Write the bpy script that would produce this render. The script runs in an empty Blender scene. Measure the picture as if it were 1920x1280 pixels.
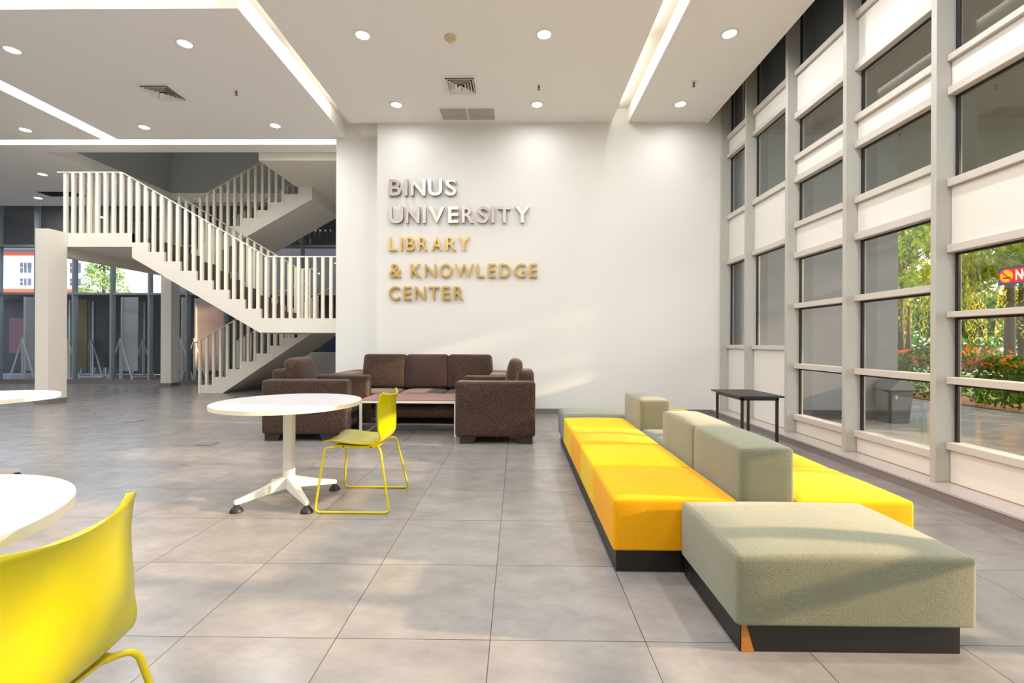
import bpy, bmesh, math, random
from mathutils import Vector, Matrix
random.seed(7)
sc = bpy.context.scene
C = sc.collection
PI = math.pi

# ------------------------------------------------------------------ camera, world, sun, exposure
H = 1.157
cam = bpy.data.cameras.new('camera'); cam.lens = 36 * 872 / 1920; cam.sensor_width = 36
cam.clip_start = 0.05; cam.clip_end = 400
camo = bpy.data.objects.new('camera', cam); C.objects.link(camo)
camo.matrix_world = (Matrix.Translation((0, 0, H)) @ Matrix.Rotation(0.0116, 4, 'Z')
                     @ Matrix.Rotation(PI / 2, 4, 'X') @ Matrix.Rotation(0.004, 4, 'Z'))
sc.camera = camo
sc.view_settings.view_transform = 'Standard'; sc.view_settings.look = 'None'
sc.view_settings.gamma = 1.0; sc.view_settings.use_curve_mapping = False
sc.view_settings.exposure = -0.15
sc.cycles.max_bounces = 10; sc.cycles.diffuse_bounces = 5; sc.cycles.transparent_max_bounces = 24
sc.cycles.sample_clamp_indirect = 6.0

w = bpy.data.worlds.new('sky'); sc.world = w; w.use_nodes = True
nt = w.node_tree; bg = nt.nodes['Background']
sky = nt.nodes.new('ShaderNodeTexSky'); sky.sky_type = 'NISHITA'
sky.sun_disc = False; sky.sun_elevation = math.radians(28); sky.sun_rotation = math.radians(97)
sky.air_density = 1.3; sky.dust_density = 3.0; sky.ozone_density = 1.0
mixs = nt.nodes.new('ShaderNodeMixRGB'); mixs.blend_type = 'MIX'; mixs.inputs[0].default_value = 0.55
nt.links.new(sky.outputs[0], mixs.inputs[1]); mixs.inputs[2].default_value = (9.0, 9.6, 10.6, 1)
nt.links.new(mixs.outputs[0], bg.inputs[0]); bg.inputs[1].default_value = 0.46

sun = bpy.data.lights.new('sun', 'SUN'); sun.energy = 15.0; sun.angle = math.radians(0.9); sun.color = (1.0, 0.68, 0.42)
suno = bpy.data.objects.new('sun', sun); C.objects.link(suno)
SUND = Vector((-1.0, 0.11, -0.285)).normalized()
suno.rotation_euler = SUND.to_track_quat('-Z', 'Y').to_euler()
suno.location = (12, 0, 8)

LAMP = 28.0      # watts of each ceiling downlight
COVE = 26.0       # emission of the cove tubes

# ------------------------------------------------------------------ materials
def lin(c):
    return tuple(((v / 255) / 12.92 if v / 255 <= 0.04045 else ((v / 255 + 0.055) / 1.055) ** 2.4) for v in c) + (1,)

def mat(name, col, rough=0.6, metal=0.0, spec=0.5, var=0.0, vscale=3.0, bump=0.0, bscale=200.0, stretch=None, rvar=0.0):
    m = bpy.data.materials.new(name); m.use_nodes = True
    n = m.node_tree.nodes; l = m.node_tree.links; b = n['Principled BSDF']
    b.inputs['Base Color'].default_value = lin(col); b.inputs['Roughness'].default_value = rough
    b.inputs['Metallic'].default_value = metal; b.inputs['Specular IOR Level'].default_value = spec
    tc = n.new('ShaderNodeTexCoord'); mp = n.new('ShaderNodeMapping'); l.new(tc.outputs['Object'], mp.inputs[0])
    if stretch: mp.inputs['Scale'].default_value = stretch
    if var or rvar:
        no = n.new('ShaderNodeTexNoise'); no.inputs['Scale'].default_value = vscale; no.inputs['Detail'].default_value = 5
        l.new(mp.outputs[0], no.inputs['Vector'])
        if var:
            c = lin(col); mx = n.new('ShaderNodeMixRGB'); mx.blend_type = 'MIX'
            mx.inputs[1].default_value = tuple(v * (1 - var) for v in c[:3]) + (1,)
            mx.inputs[2].default_value = tuple(min(1, v * (1 + var)) for v in c[:3]) + (1,)
            l.new(no.outputs[0], mx.inputs[0]); l.new(mx.outputs[0], b.inputs['Base Color'])
        if rvar:
            mr = n.new('ShaderNodeMapRange'); mr.inputs[3].default_value = rough - rvar; mr.inputs[4].default_value = rough + rvar
            l.new(no.outputs[0], mr.inputs[0]); l.new(mr.outputs[0], b.inputs['Roughness'])
    if bump:
        n2 = n.new('ShaderNodeTexNoise'); n2.inputs['Scale'].default_value = bscale; n2.inputs['Detail'].default_value = 3
        l.new(mp.outputs[0], n2.inputs['Vector'])
        bp = n.new('ShaderNodeBump'); bp.inputs['Strength'].default_value = bump; bp.inputs['Distance'].default_value = 0.004
        l.new(n2.outputs[0], bp.inputs['Height']); l.new(bp.outputs[0], b.inputs['Normal'])
    return m

def emit(name, col, s):
    m = bpy.data.materials.new(name); m.use_nodes = True; n = m.node_tree.nodes; n.clear()
    e = n.new('ShaderNodeEmission'); e.inputs[0].default_value = col + (1,); e.inputs[1].default_value = s
    o = n.new('ShaderNodeOutputMaterial'); m.node_tree.links.new(e.outputs[0], o.inputs[0]); return m

def glass(name, tint, base=0.04, gcol=(1, 1, 1)):
    m = bpy.data.materials.new(name); m.use_nodes = True; n = m.node_tree.nodes; l = m.node_tree.links; n.clear()
    t = n.new('ShaderNodeBsdfTransparent'); t.inputs[0].default_value = tint + (1,)
    g = n.new('ShaderNodeBsdfGlossy'); g.inputs['Roughness'].default_value = 0.0; g.inputs[0].default_value = gcol + (1,)
    lw = n.new('ShaderNodeLayerWeight'); lw.inputs[0].default_value = 0.5
    p = n.new('ShaderNodeMath'); p.operation = 'POWER'; p.inputs[1].default_value = 5; l.new(lw.outputs['Facing'], p.inputs[0])
    a = n.new('ShaderNodeMath'); a.operation = 'MULTIPLY_ADD'; a.inputs[1].default_value = 1 - base; a.inputs[2].default_value = base
    l.new(p.outputs[0], a.inputs[0])
    mx = n.new('ShaderNodeMixShader'); l.new(a.outputs[0], mx.inputs[0]); l.new(t.outputs[0], mx.inputs[1]); l.new(g.outputs[0], mx.inputs[2])
    o = n.new('ShaderNodeOutputMaterial'); l.new(mx.outputs[0], o.inputs[0]); return m

def fabric(name, c1, c2, scale=350.0, bump=0.5, sheen=0.3, blot=0.12):
    m = bpy.data.materials.new(name); m.use_nodes = True; n = m.node_tree.nodes; l = m.node_tree.links; b = n['Principled BSDF']
    b.inputs['Roughness'].default_value = 0.92; b.inputs['Specular IOR Level'].default_value = 0.2
    b.inputs['Sheen Weight'].default_value = sheen; b.inputs['Sheen Roughness'].default_value = 0.5
    tc = n.new('ShaderNodeTexCoord')
    no = n.new('ShaderNodeTexNoise'); no.inputs['Scale'].default_value = scale; no.inputs['Detail'].default_value = 2
    l.new(tc.outputs['Object'], no.inputs['Vector'])
    cr = n.new('ShaderNodeValToRGB'); cr.color_ramp.elements[0].position = 0.40; cr.color_ramp.elements[1].position = 0.62
    cr.color_ramp.elements[0].color = lin(c1); cr.color_ramp.elements[1].color = lin(c2)
    l.new(no.outputs[0], cr.inputs[0])
    nb = n.new('ShaderNodeTexNoise'); nb.inputs['Scale'].default_value = 3.5; nb.inputs['Detail'].default_value = 4
    l.new(tc.outputs['Object'], nb.inputs['Vector'])
    mr = n.new('ShaderNodeMapRange'); mr.inputs[3].default_value = 1 - blot; mr.inputs[4].default_value = 1 + blot
    l.new(nb.outputs[0], mr.inputs[0])
    hs = n.new('ShaderNodeHueSaturation'); l.new(cr.outputs[0], hs.inputs['Color']); l.new(mr.outputs[0], hs.inputs['Value'])
    l.new(hs.outputs[0], b.inputs['Base Color'])
    bp = n.new('ShaderNodeBump'); bp.inputs['Strength'].default_value = bump; bp.inputs['Distance'].default_value = 0.002
    l.new(no.outputs[0], bp.inputs['Height']); l.new(bp.outputs[0], b.inputs['Normal'])
    return m

def floor_mat():
    m = bpy.data.materials.new('floor_tiles'); m.use_nodes = True; n = m.node_tree.nodes; l = m.node_tree.links; b = n['Principled BSDF']
    geo = n.new('ShaderNodeNewGeometry'); sp = n.new('ShaderNodeSeparateXYZ'); l.new(geo.outputs['Position'], sp.inputs[0])
    def line(out, off):
        a = n.new('ShaderNodeMath'); a.operation = 'SUBTRACT'; a.inputs[1].default_value = off; l.new(out, a.inputs[0])
        d = n.new('ShaderNodeMath'); d.operation = 'DIVIDE'; d.inputs[1].default_value = 0.6; l.new(a.outputs[0], d.inputs[0])
        f = n.new('ShaderNodeMath'); f.operation = 'FLOOR'; l.new(d.outputs[0], f.inputs[0])
        r = n.new('ShaderNodeMath'); r.operation = 'SUBTRACT'; l.new(d.outputs[0], r.inputs[0]); l.new(f.outputs[0], r.inputs[1])
        s = n.new('ShaderNodeMath'); s.operation = 'SUBTRACT'; s.inputs[1].default_value = 0.5; l.new(r.outputs[0], s.inputs[0])
        ab = n.new('ShaderNodeMath'); ab.operation = 'ABSOLUTE'; l.new(s.outputs[0], ab.inputs[0])
        g = n.new('ShaderNodeMath'); g.operation = 'GREATER_THAN'; g.inputs[1].default_value = 0.4972; l.new(ab.outputs[0], g.inputs[0])
        return g, f
    gx, fx = line(sp.outputs[0], -0.101); gy, fy = line(sp.outputs[1], 1.802)
    mxm = n.new('ShaderNodeMath'); mxm.operation = 'MAXIMUM'; l.new(gx.outputs[0], mxm.inputs[0]); l.new(gy.outputs[0], mxm.inputs[1])
    cmb = n.new('ShaderNodeCombineXYZ'); l.new(fx.outputs[0], cmb.inputs[0]); l.new(fy.outputs[0], cmb.inputs[1])
    wn = n.new('ShaderNodeTexWhiteNoise'); l.new(cmb.outputs[0], wn.inputs[0])
    ad = n.new('ShaderNodeVectorMath'); ad.operation = 'MULTIPLY_ADD'; ad.inputs[1].default_value = (1, 1, 1)
    sc3 = n.new('ShaderNodeVectorMath'); sc3.operation = 'SCALE'; sc3.inputs['Scale'].default_value = 20; l.new(cmb.outputs[0], sc3.inputs[0])
    l.new(geo.outputs['Position'], ad.inputs[0]); l.new(sc3.outputs[0], ad.inputs[2])
    mp = n.new('ShaderNodeMapping'); mp.inputs['Scale'].default_value = (1.6, 2.6, 1); mp.inputs['Rotation'].default_value = (0, 0, 0.35); l.new(ad.outputs[0], mp.inputs[0])
    n1 = n.new('ShaderNodeTexNoise'); n1.inputs['Scale'].default_value = 2.2; n1.inputs['Detail'].default_value = 9; n1.inputs['Roughness'].default_value = 0.68
    l.new(mp.outputs[0], n1.inputs['Vector'])
    cr = n.new('ShaderNodeValToRGB'); cr.color_ramp.elements[0].position = 0.3; cr.color_ramp.elements[1].position = 0.72
    cr.color_ramp.elements[0].color = lin((121, 117, 115)); cr.color_ramp.elements[1].color = lin((149, 145, 142))
    l.new(n1.outputs[0], cr.inputs[0])
    hs = n.new('ShaderNodeHueSaturation'); mr = n.new('ShaderNodeMapRange'); mr.inputs[3].default_value = 0.95; mr.inputs[4].default_value = 1.04
    l.new(wn.outputs[0], mr.inputs[0]); l.new(mr.outputs[0], hs.inputs['Value']); l.new(cr.outputs[0], hs.inputs['Color'])
    mx = n.new('ShaderNodeMixRGB'); mx.inputs[2].default_value = lin((62, 52, 46)); l.new(mxm.outputs[0], mx.inputs[0]); l.new(hs.outputs[0], mx.inputs[1])
    l.new(mx.outputs[0], b.inputs['Base Color'])
    r2 = n.new('ShaderNodeMapRange'); r2.inputs[3].default_value = 0.235; r2.inputs[4].default_value = 0.275; l.new(n1.outputs[0], r2.inputs[0])
    l.new(r2.outputs[0], b.inputs['Roughness']); b.inputs['Specular IOR Level'].default_value = 0.55
    bp = n.new('ShaderNodeBump'); bp.invert = True; bp.inputs['Strength'].default_value = 0.35; bp.inputs['Distance'].default_value = 0.002
    l.new(mxm.outputs[0], bp.inputs['Height']); l.new(bp.outputs[0], b.inputs['Normal'])
    return m

def leafmat(name, c1, c2, trans=0.45):
    m = bpy.data.materials.new(name); m.use_nodes = True; n = m.node_tree.nodes; l = m.node_tree.links; n.clear()
    g = n.new('ShaderNodeNewGeometry'); cr = n.new('ShaderNodeValToRGB')
    cr.color_ramp.elements[0].color = lin(c1); cr.color_ramp.elements[1].color = lin(c2)
    l.new(g.outputs['Random Per Island'], cr.inputs[0])
    d = n.new('ShaderNodeBsdfDiffuse'); t = n.new('ShaderNodeBsdfTranslucent'); l.new(cr.outputs[0], d.inputs[0]); l.new(cr.outputs[0], t.inputs[0])
    mx = n.new('ShaderNodeMixShader'); mx.inputs[0].default_value = trans; l.new(d.outputs[0], mx.inputs[1]); l.new(t.outputs[0], mx.inputs[2])
    o = n.new('ShaderNodeOutputMaterial'); l.new(mx.outputs[0], o.inputs[0]); return m

M = {}
M['wall'] = mat('white_wall_paint', (224, 223, 219), 0.6, spec=0.3, var=0.012, vscale=1.5, bump=0.05, bscale=60)
M['ceiling'] = mat('ceiling_paint', (246, 244, 240), 0.75, spec=0.2)
M['cove'] = mat('cove_paint', (235, 228, 214), 0.6, spec=0.3)
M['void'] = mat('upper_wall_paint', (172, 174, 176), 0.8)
M['floor'] = floor_mat()
M['skirt'] = mat('grey_skirting_tile', (122, 117, 116), 0.35, var=0.05)
M['sill'] = mat('polished_grey_granite', (178, 172, 168), 0.13, var=0.05, vscale=30)
M['silldark'] = mat('grey_sill_face', (122, 116, 114), 0.3, var=0.05, vscale=5)
M['mull'] = mat('grey_painted_metal', (176, 174, 167), 0.42, metal=0.0, var=0.04, vscale=4, stretch=(1, 1, 0.3))
M['transom'] = mat('light_grey_painted_metal', (196, 191, 183), 0.42, var=0.03, vscale=4)
M['panel'] = mat('white_infill_panel', (222, 220, 214), 0.5, var=0.012, vscale=3)
M['gasket'] = mat('black_gasket', (28, 27, 26), 0.6)
M['rust'] = mat('brown_sealant', (150, 118, 78), 0.8, var=0.25, vscale=20)
M['glass'] = glass('window_glass', (0.90, 0.93, 0.93), 0.055)
M['glassL'] = glass('tinted_glass', (0.86, 0.90, 0.95), 0.05)
M['bluemull'] = mat('blue_grey_metal', (140, 150, 152), 0.45, var=0.04)
M['stair'] = mat('white_stair_paint', (226, 220, 209), 0.6, var=0.012, vscale=2)
M['tread'] = mat('dark_brown_stair_finish', (88, 78, 70), 0.5, var=0.1, vscale=8)
M['rail'] = mat('cream_painted_steel', (236, 229, 210), 0.5)
M['sage'] = fabric('sage_fabric', (102, 104, 84), (134, 134, 110), 420, 0.45, 0.35)
M['sageD'] = fabric('dark_sage_fabric', (90, 98, 90), (120, 128, 118), 420, 0.4, 0.2)
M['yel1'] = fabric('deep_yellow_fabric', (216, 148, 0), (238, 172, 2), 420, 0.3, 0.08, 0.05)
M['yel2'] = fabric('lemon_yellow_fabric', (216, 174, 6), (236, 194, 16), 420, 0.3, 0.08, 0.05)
M['plinth'] = mat('black_laminate', (22, 21, 21), 0.4)
M['wood'] = mat('bare_chipped_wood', (176, 110, 40), 0.7, var=0.2, vscale=30)
M['brown'] = fabric('brown_weave', (28, 21, 18), (88, 67, 56), 150, 0.6, 0.15, 0.1)
M['brown2'] = fabric('plain_brown_weave', (40, 29, 27), (78, 58, 54), 420, 0.5, 0.15, 0.06)
M['foot'] = mat('dark_wood_foot', (44, 30, 28), 0.5)
M['white'] = mat('white_laminate', (186, 184, 186), 0.35, spec=0.4)
M['edge'] = mat('cream_edge_band', (226, 220, 196), 0.5)
M['wmetal'] = mat('white_powder_coat', (228, 224, 214), 0.4)
M['black'] = mat('black_rubber', (30, 28, 28), 0.5)
M['btable'] = mat('black_table_laminate', (40, 38, 37), 0.38, var=0.15, vscale=15)
M['chair'] = mat('yellow_plastic', (180, 172, 0), 0.22, spec=0.5)
M['chairm'] = mat('yellow_powder_coat', (210, 192, 8), 0.35)
M['coffee'] = mat('reddish_brown_laminate', (150, 118, 110), 0.4, var=0.08, vscale=12, stretch=(1, 8, 1))
M['silver'] = mat('brushed_silver', (178, 168, 156), 0.32, metal=1.0)
M['silverside'] = mat('blue_grey_metal_edge', (84, 98, 140), 0.5)
M['gold'] = mat('brushed_gold', (196, 168, 104), 0.32, metal=1.0)
M['goldside'] = mat('gold_edge', (214, 168, 50), 0.45)
M['lamp'] = emit('lamp_glow', (1.0, 0.97, 0.92), 22.0)
M['lamptrim'] = mat('white_lamp_trim', (240, 238, 232), 0.4)
M['tube'] = emit('tube_glow', (1.0, 0.97, 0.91), COVE)
M['grille'] = mat('grey_grille', (196, 186, 172), 0.6)
M['dark'] = mat('dark_opening', (30, 28, 26), 0.9)
M['cream'] = mat('cream_plastic', (214, 196, 158), 0.5)
M['red'] = mat('red_ribbon', (190, 50, 30), 0.6)
M['brass'] = mat('dull_brass', (110, 92, 66), 0.4, metal=0.8)
M['extwall'] = mat('grey_outside_wall', (120, 122, 128), 0.8, var=0.03, vscale=1.2)
M['extbase'] = mat('dark_outside_base', (70, 58, 54), 0.5)
M['pave'] = mat('wet_paving', (164, 164, 168), 0.3, var=0.22, vscale=1.8, rvar=0.07, spec=0.6)
M['grass'] = mat('lawn', (96, 128, 52), 0.9, var=0.3, vscale=3)
M['road'] = mat('far_road', (170, 172, 172), 0.7, var=0.1)
M['soil'] = mat('leaf_litter', (120, 76, 40), 0.9, var=0.4, vscale=20)
M['bin'] = mat('grey_plastic_bin', (92, 92, 94), 0.45, var=0.05)
M['bark'] = mat('bark', (96, 82, 60), 0.9, var=0.3, vscale=12)
M['leafA'] = leafmat('bright_leaves', (96, 140, 30), (206, 214, 70))
M['leafB'] = leafmat('mid_leaves', (52, 104, 34), (140, 178, 66))
M['leafC'] = leafmat('hedge_leaves', (30, 70, 20), (110, 150, 40), 0.3)
M['leafD'] = leafmat('pale_conifer', (110, 150, 90), (190, 210, 140), 0.4)
M['vine'] = leafmat('hanging_vines', (140, 140, 40), (226, 206, 60), 0.5)
M['flower'] = leafmat('orange_flowers', (230, 90, 30), (250, 150, 60), 0.3)
M['bldg'] = mat('white_render', (240, 240, 240), 0.8)
M['bwin'] = mat('dark_window_grid', (96, 104, 116), 0.4)
M['borange'] = mat('orange_band', (226, 100, 50), 0.7)
M['roofred'] = mat('red_roof', (180, 70, 50), 0.7)
M['board'] = mat('pale_display_board', (200, 196, 188), 0.6, var=0.03)
M['boarddark'] = mat('dark_display_board', (16, 17, 21), 0.6)  # near-black stands in for the shade of the covered court
M['boardpeach'] = mat('peach_display_board', (236, 200, 176), 0.5, var=0.05)  # white board with warm sunlight put into its colour
M['mustard'] = mat('mustard_board', (130, 100, 20), 0.6)
M['poster'] = mat('blue_poster', (30, 50, 92), 0.5)
M['posterred'] = mat('maroon_poster', (100, 36, 50), 0.5)
M['sblue'] = mat('sticker_blue', (44, 88, 140), 0.5)
M['sred'] = mat('sticker_red', (226, 40, 30), 0.5)
M['syel'] = mat('sticker_yellow', (250, 180, 20), 0.5)
M['swhite'] = mat('sticker_white', (245, 245, 240), 0.5)
M['canopy'] = mat('canopy_soffit', (120, 112, 108), 0.8)

# ------------------------------------------------------------------ mesh helpers
def wloc(o):
    v = Vector((0, 0, 0))
    while o is not None:
        v += o.location; o = o.parent
    return v

def obj(name, bm, material, parent=None, smooth=False, shift=True):
    """link a bmesh given in world coordinates (scene position) as one object; child meshes are stored relative to the parent"""
    if parent is not None and shift:
        bmesh.ops.translate(bm, verts=bm.verts, vec=-wloc(parent))
    me = bpy.data.meshes.new(name); bm.to_mesh(me); bm.free()
    mats = material if isinstance(material, (list, tuple)) else [material]
    for mm in mats: me.materials.append(mm)
    if smooth:
        for p in me.polygons: p.use_smooth = True
    o = bpy.data.objects.new(name, me); C.objects.link(o)
    if parent is not None: o.parent = parent
    return o

def tag(o, label=None, cat=None, group=None, kind=None):
    if label: o['label'] = label
    if cat: o['category'] = cat
    if group: o['group'] = group
    if kind: o['kind'] = kind
    return o

def thing(name, loc, label=None, cat=None, group=None, kind=None):
    o = bpy.data.objects.new(name, None); C.objects.link(o); o.location = loc; o.empty_display_size = 0.1
    return tag(o, label, cat, group, kind)

def copy_tree(o, parent=None):
    c = o.copy(); C.objects.link(c)
    if parent is not None: c.parent = parent
    for ch in [x for x in bpy.data.objects if x.parent == o]:
        copy_tree(ch, c)
    return c

def box(bm, x0, x1, y0, y1, z0, z1, mi=0):
    v = [bm.verts.new(p) for p in ((x0, y0, z0), (x1, y0, z0), (x1, y1, z0), (x0, y1, z0), (x0, y0, z1), (x1, y0, z1), (x1, y1, z1), (x0, y1, z1))]
    for f in ((0, 3, 2, 1), (4, 5, 6, 7), (0, 1, 5, 4), (1, 2, 6, 5), (2, 3, 7, 6), (3, 0, 4, 7)):
        fc = bm.faces.new([v[i] for i in f]); fc.material_index = mi
    return v

def B(*a, bevel=0.0, seg=2):
    bm = bmesh.new(); box(bm, *a)
    if bevel: bmesh.ops.bevel(bm, geom=bm.edges[:], offset=bevel, segments=seg, affect='EDGES', profile=0.5)
    return bm

def BM(*boxes):
    bm = bmesh.new()
    for b in boxes: box(bm, *b)
    return bm

def prism(bm, pts, axis, a0, a1):
    """extrude polygon pts [(u,v)] along axis 'X','Y' or 'Z' from a0 to a1"""
    def P(u, v, a):
        return {'Y': (u, a, v), 'X': (a, u, v), 'Z': (u, v, a)}[axis]
    A = [bm.verts.new(P(u, v, a0)) for u, v in pts]; Bv = [bm.verts.new(P(u, v, a1)) for u, v in pts]
    n = len(pts); bm.faces.new(A); bm.faces.new(Bv[::-1])
    for i in range(n): bm.faces.new((A[i], Bv[i], Bv[(i + 1) % n], A[(i + 1) % n]))
    bmesh.ops.recalc_face_normals(bm, faces=bm.faces[:])
    return bm

def tube(bm, pts, r, seg=10, cap=True, closed=False):
    pts = [Vector(p) for p in pts]; n = len(pts); rings = []
    up = None
    for i, p in enumerate(pts):
        if closed: d = (pts[(i + 1) % n] - pts[i - 1]).normalized()
        else: d = (pts[min(i + 1, n - 1)] - pts[max(i - 1, 0)]).normalized()
        if up is None:
            up = Vector((0, 0, 1)) if abs(d.z) < 0.9 else Vector((1, 0, 0))
        s = d.cross(up).normalized(); up = s.cross(d).normalized()
        rr = r[i] if isinstance(r, (list, tuple)) else r
        rings.append([bm.verts.new(p + s * rr * math.cos(2 * PI * k / seg) + up * rr * math.sin(2 * PI * k / seg)) for k in range(seg)])
    m = n if closed else n - 1
    for i in range(m):
        a, b = rings[i], rings[(i + 1) % n]
        for k in range(seg): bm.faces.new((a[k], a[(k + 1) % seg], b[(k + 1) % seg], b[k]))
    if cap and not closed:
        bm.faces.new(rings[0][::-1]); bm.faces.new(rings[-1])
    return bm

def fillet(pts, r, n=5):
    out = []; pts = [Vector(p) for p in pts]
    for i, p in enumerate(pts):
        if i == 0 or i == len(pts) - 1: out.append(p); continue
        a = (pts[i - 1] - p); b = (pts[i + 1] - p); ra = min(r, a.length * .45, b.length * .45)
        p0 = p + a.normalized() * ra; p1 = p + b.normalized() * ra
        for k in range(n + 1):
            t = k / n; out.append(p0 * (1 - t) ** 2 + p * 2 * t * (1 - t) + p1 * t * t)
    return out

def lathe(bm, prof, cx, cy, seg=32):
    rings = []
    for r, z in prof:
        if r < 1e-6: rings.append([bm.verts.new((cx, cy, z))])
        else: rings.append([bm.verts.new((cx + r * math.cos(2 * PI * k / seg), cy + r * math.sin(2 * PI * k / seg), z)) for k in range(seg)])
    for a, b in zip(rings, rings[1:]):
        for k in range(seg):
            if len(a) == 1 and len(b) == 1: continue
            if len(a) == 1: bm.faces.new((a[0], b[k], b[(k + 1) % seg]))
            elif len(b) == 1: bm.faces.new((a[k], a[(k + 1) % seg], b[0]))
            else: bm.faces.new((a[k], a[(k + 1) % seg], b[(k + 1) % seg], b[k]))
    bmesh.ops.recalc_face_normals(bm, faces=bm.faces[:])
    return bm

def rbox(x0, x1, y0, y1, z0, z1, r=0.03, crown=0.0, side=0.0, rbot=None, mat4=None, n=6):
    """upholstered block: rounded edges, top crown, side bulge"""
    hx, hy, hz = (x1 - x0) / 2, (y1 - y0) / 2, (z1 - z0) / 2; cx, cy, cz = (x0 + x1) / 2, (y0 + y1) / 2, (z0 + z1) / 2
    def axis(h):
        e = [-h, -h + .08 * r, -h + .3 * r, -h + .6 * r, -h + r]
        inner = [(-h + r) + (2 * (h - r)) * k / n for k in range(1, n)]
        return e + inner + [-v for v in e[::-1]]
    ax = [axis(hx), axis(hy), axis(hz)]; h = (hx, hy, hz)
    bm = bmesh.new(); cache = {}
    def V(p):
        key = tuple(round(c, 6) for c in p)
        if key in cache: return cache[key]
        q = [max(-h[i] + r, min(h[i] - r, p[i])) for i in range(3)]
        d = Vector([p[i] - q[i] for i in range(3)])
        if rbot is not None and p[2] < 0 and d.length > 0:
            q2 = [max(-h[i] + rbot, min(h[i] - rbot, p[i])) for i in range(3)]
            q = [q[0], q[1], q2[2]]; d = Vector([p[0] - q[0], p[1] - q[1], p[2] - q[2]])
            dz = d.z; dd = Vector((d.x, d.y, 0))
            o = Vector(q)
            if dd.length > 0: o += dd.normalized() * (r - (rbot * (1 - math.sqrt(max(0, 1 - (dz / rbot) ** 2))) if dz else 0))
            o.z += dz
        else:
            o = Vector(q) + (d.normalized() * r if d.length > 0 else Vector())
        u, v_, w_ = o.x / hx, o.y / hy, o.z / hz
        fx, fy, fz = max(0, 1 - u * u), max(0, 1 - v_ * v_), max(0, 1 - w_ * w_)
        if crown and w_ > 0: o.z += crown * fx ** .7 * fy ** .7 * w_
        if side:
            o.x += side * u * fy * fz; o.y += side * v_ * fx * fz
        cache[key] = bm.verts.new(o); return cache[key]
    for a in range(3):
        b, c = (a + 1) % 3, (a + 2) % 3
        for s in (-1, 1):
            for i in range(len(ax[b]) - 1):
                for j in range(len(ax[c]) - 1):
                    q = []
                    for (ii, jj) in ((i, j), (i + 1, j), (i + 1, j + 1), (i, j + 1)):
                        p = [0, 0, 0]; p[a] = s * h[a]; p[b] = ax[b][ii]; p[c] = ax[c][jj]; q.append(V(p))
                    if s < 0: q = q[::-1]
                    if len(set(q)) == 4:
                        try: bm.faces.new(q)
                        except ValueError: pass
    if mat4 is not None: bmesh.ops.transform(bm, matrix=mat4, verts=bm.verts)
    bmesh.ops.translate(bm, verts=bm.verts, vec=(cx, cy, cz))
    return bm

def struct(name, bm, m, label=None, parent=None):
    o = obj(name, bm, m, parent)
    if parent is None: o['kind'] = 'structure'
    if label: o['label'] = label
    return o

# ------------------------------------------------------------------ room shell
CZ = 4.67
XL, XR, YB, YF = -14.5, 3.1, -3.2, 12.25
struct('floor', BM((XL, 3.10, YB, 12.16, -0.12, 0.0)), M['floor'])
# back wall (carries the letters), core wall beside the stairs
struct('wall_back', BM((-2.27, 3.46, 7.47, 7.70, 0, 5.75)), M['wall'])
struct('wall_core', BM((-3.14, -2.27, 8.00, 12.16, 0, 5.75), (-2.27, -2.10, 7.70, 8.0, 0, 5.75)), M['wall'])
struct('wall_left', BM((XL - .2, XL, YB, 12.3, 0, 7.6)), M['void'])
struct('wall_rear', BM((XL, 3.46, YB - .2, YB, 0, 5.75)), M['wall'])
struct('baseboard_back', BM((-2.27, 3.10, 7.458, 7.47, 0, 0.083)), M['skirt'])
struct('baseboard_core', BM((-3.14, -2.27, 7.988, 8.0, 0, 0.083)), M['skirt'])
# ceiling panels with lit channels between them
def slab(x0, x1, y0, y1): return (x0, x1, y0, y1, CZ, 4.90)
struct('ceiling', BM(slab(1.763, 2.98, YB, 7.47), slab(-2.71, 1.49, YB, 7.47), slab(-7.02, -2.975, 4.89, 8.08), slab(-7.02, -2.975, YB, 4.65),
                     slab(XL, -7.30, 4.89, 8.08), slab(XL, -7.30, YB, 4.65),
                     slab(XL, -3.14, 8.30, 8.63), slab(XL, -8.83, 8.63, 12.07), slab(-8.83, -3.14, 11.74, 12.07)), M['ceiling'])
struct('ceiling_recess', BM((XL, 2.98, YB, 8.35, 4.90, 5.0)), M['cove'])
struct('trim_1', BM((-2.66, -2.27, 7.70, 8.0, 4.65, 4.80)), M['cove'])
struct('trim_2', BM((2.981, 3.03, YB, 7.469, 4.66, 5.74)), M['ceiling'])
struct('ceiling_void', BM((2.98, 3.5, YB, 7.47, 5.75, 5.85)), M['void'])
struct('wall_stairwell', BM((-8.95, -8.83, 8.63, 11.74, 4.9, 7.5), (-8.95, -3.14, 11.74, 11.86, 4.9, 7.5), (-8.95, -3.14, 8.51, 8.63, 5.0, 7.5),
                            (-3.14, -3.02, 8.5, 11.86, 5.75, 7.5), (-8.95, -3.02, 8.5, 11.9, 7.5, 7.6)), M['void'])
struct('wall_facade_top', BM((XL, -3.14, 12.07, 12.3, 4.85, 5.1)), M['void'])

# ------------------------------------------------------------------ right window wall
struct('trim_3', BM((3.10, 3.46, YB, 7.47, 0.0, 0.072)), M['silldark'], 'dark grey stone face of the window ledge')
struct('trim_4', BM((3.095, 3.46, YB, 7.47, 0.072, 0.087)), M['sill'], 'polished stone top of the window ledge')
ZT = 5.72
XM, XG = 3.22, 3.345
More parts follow.
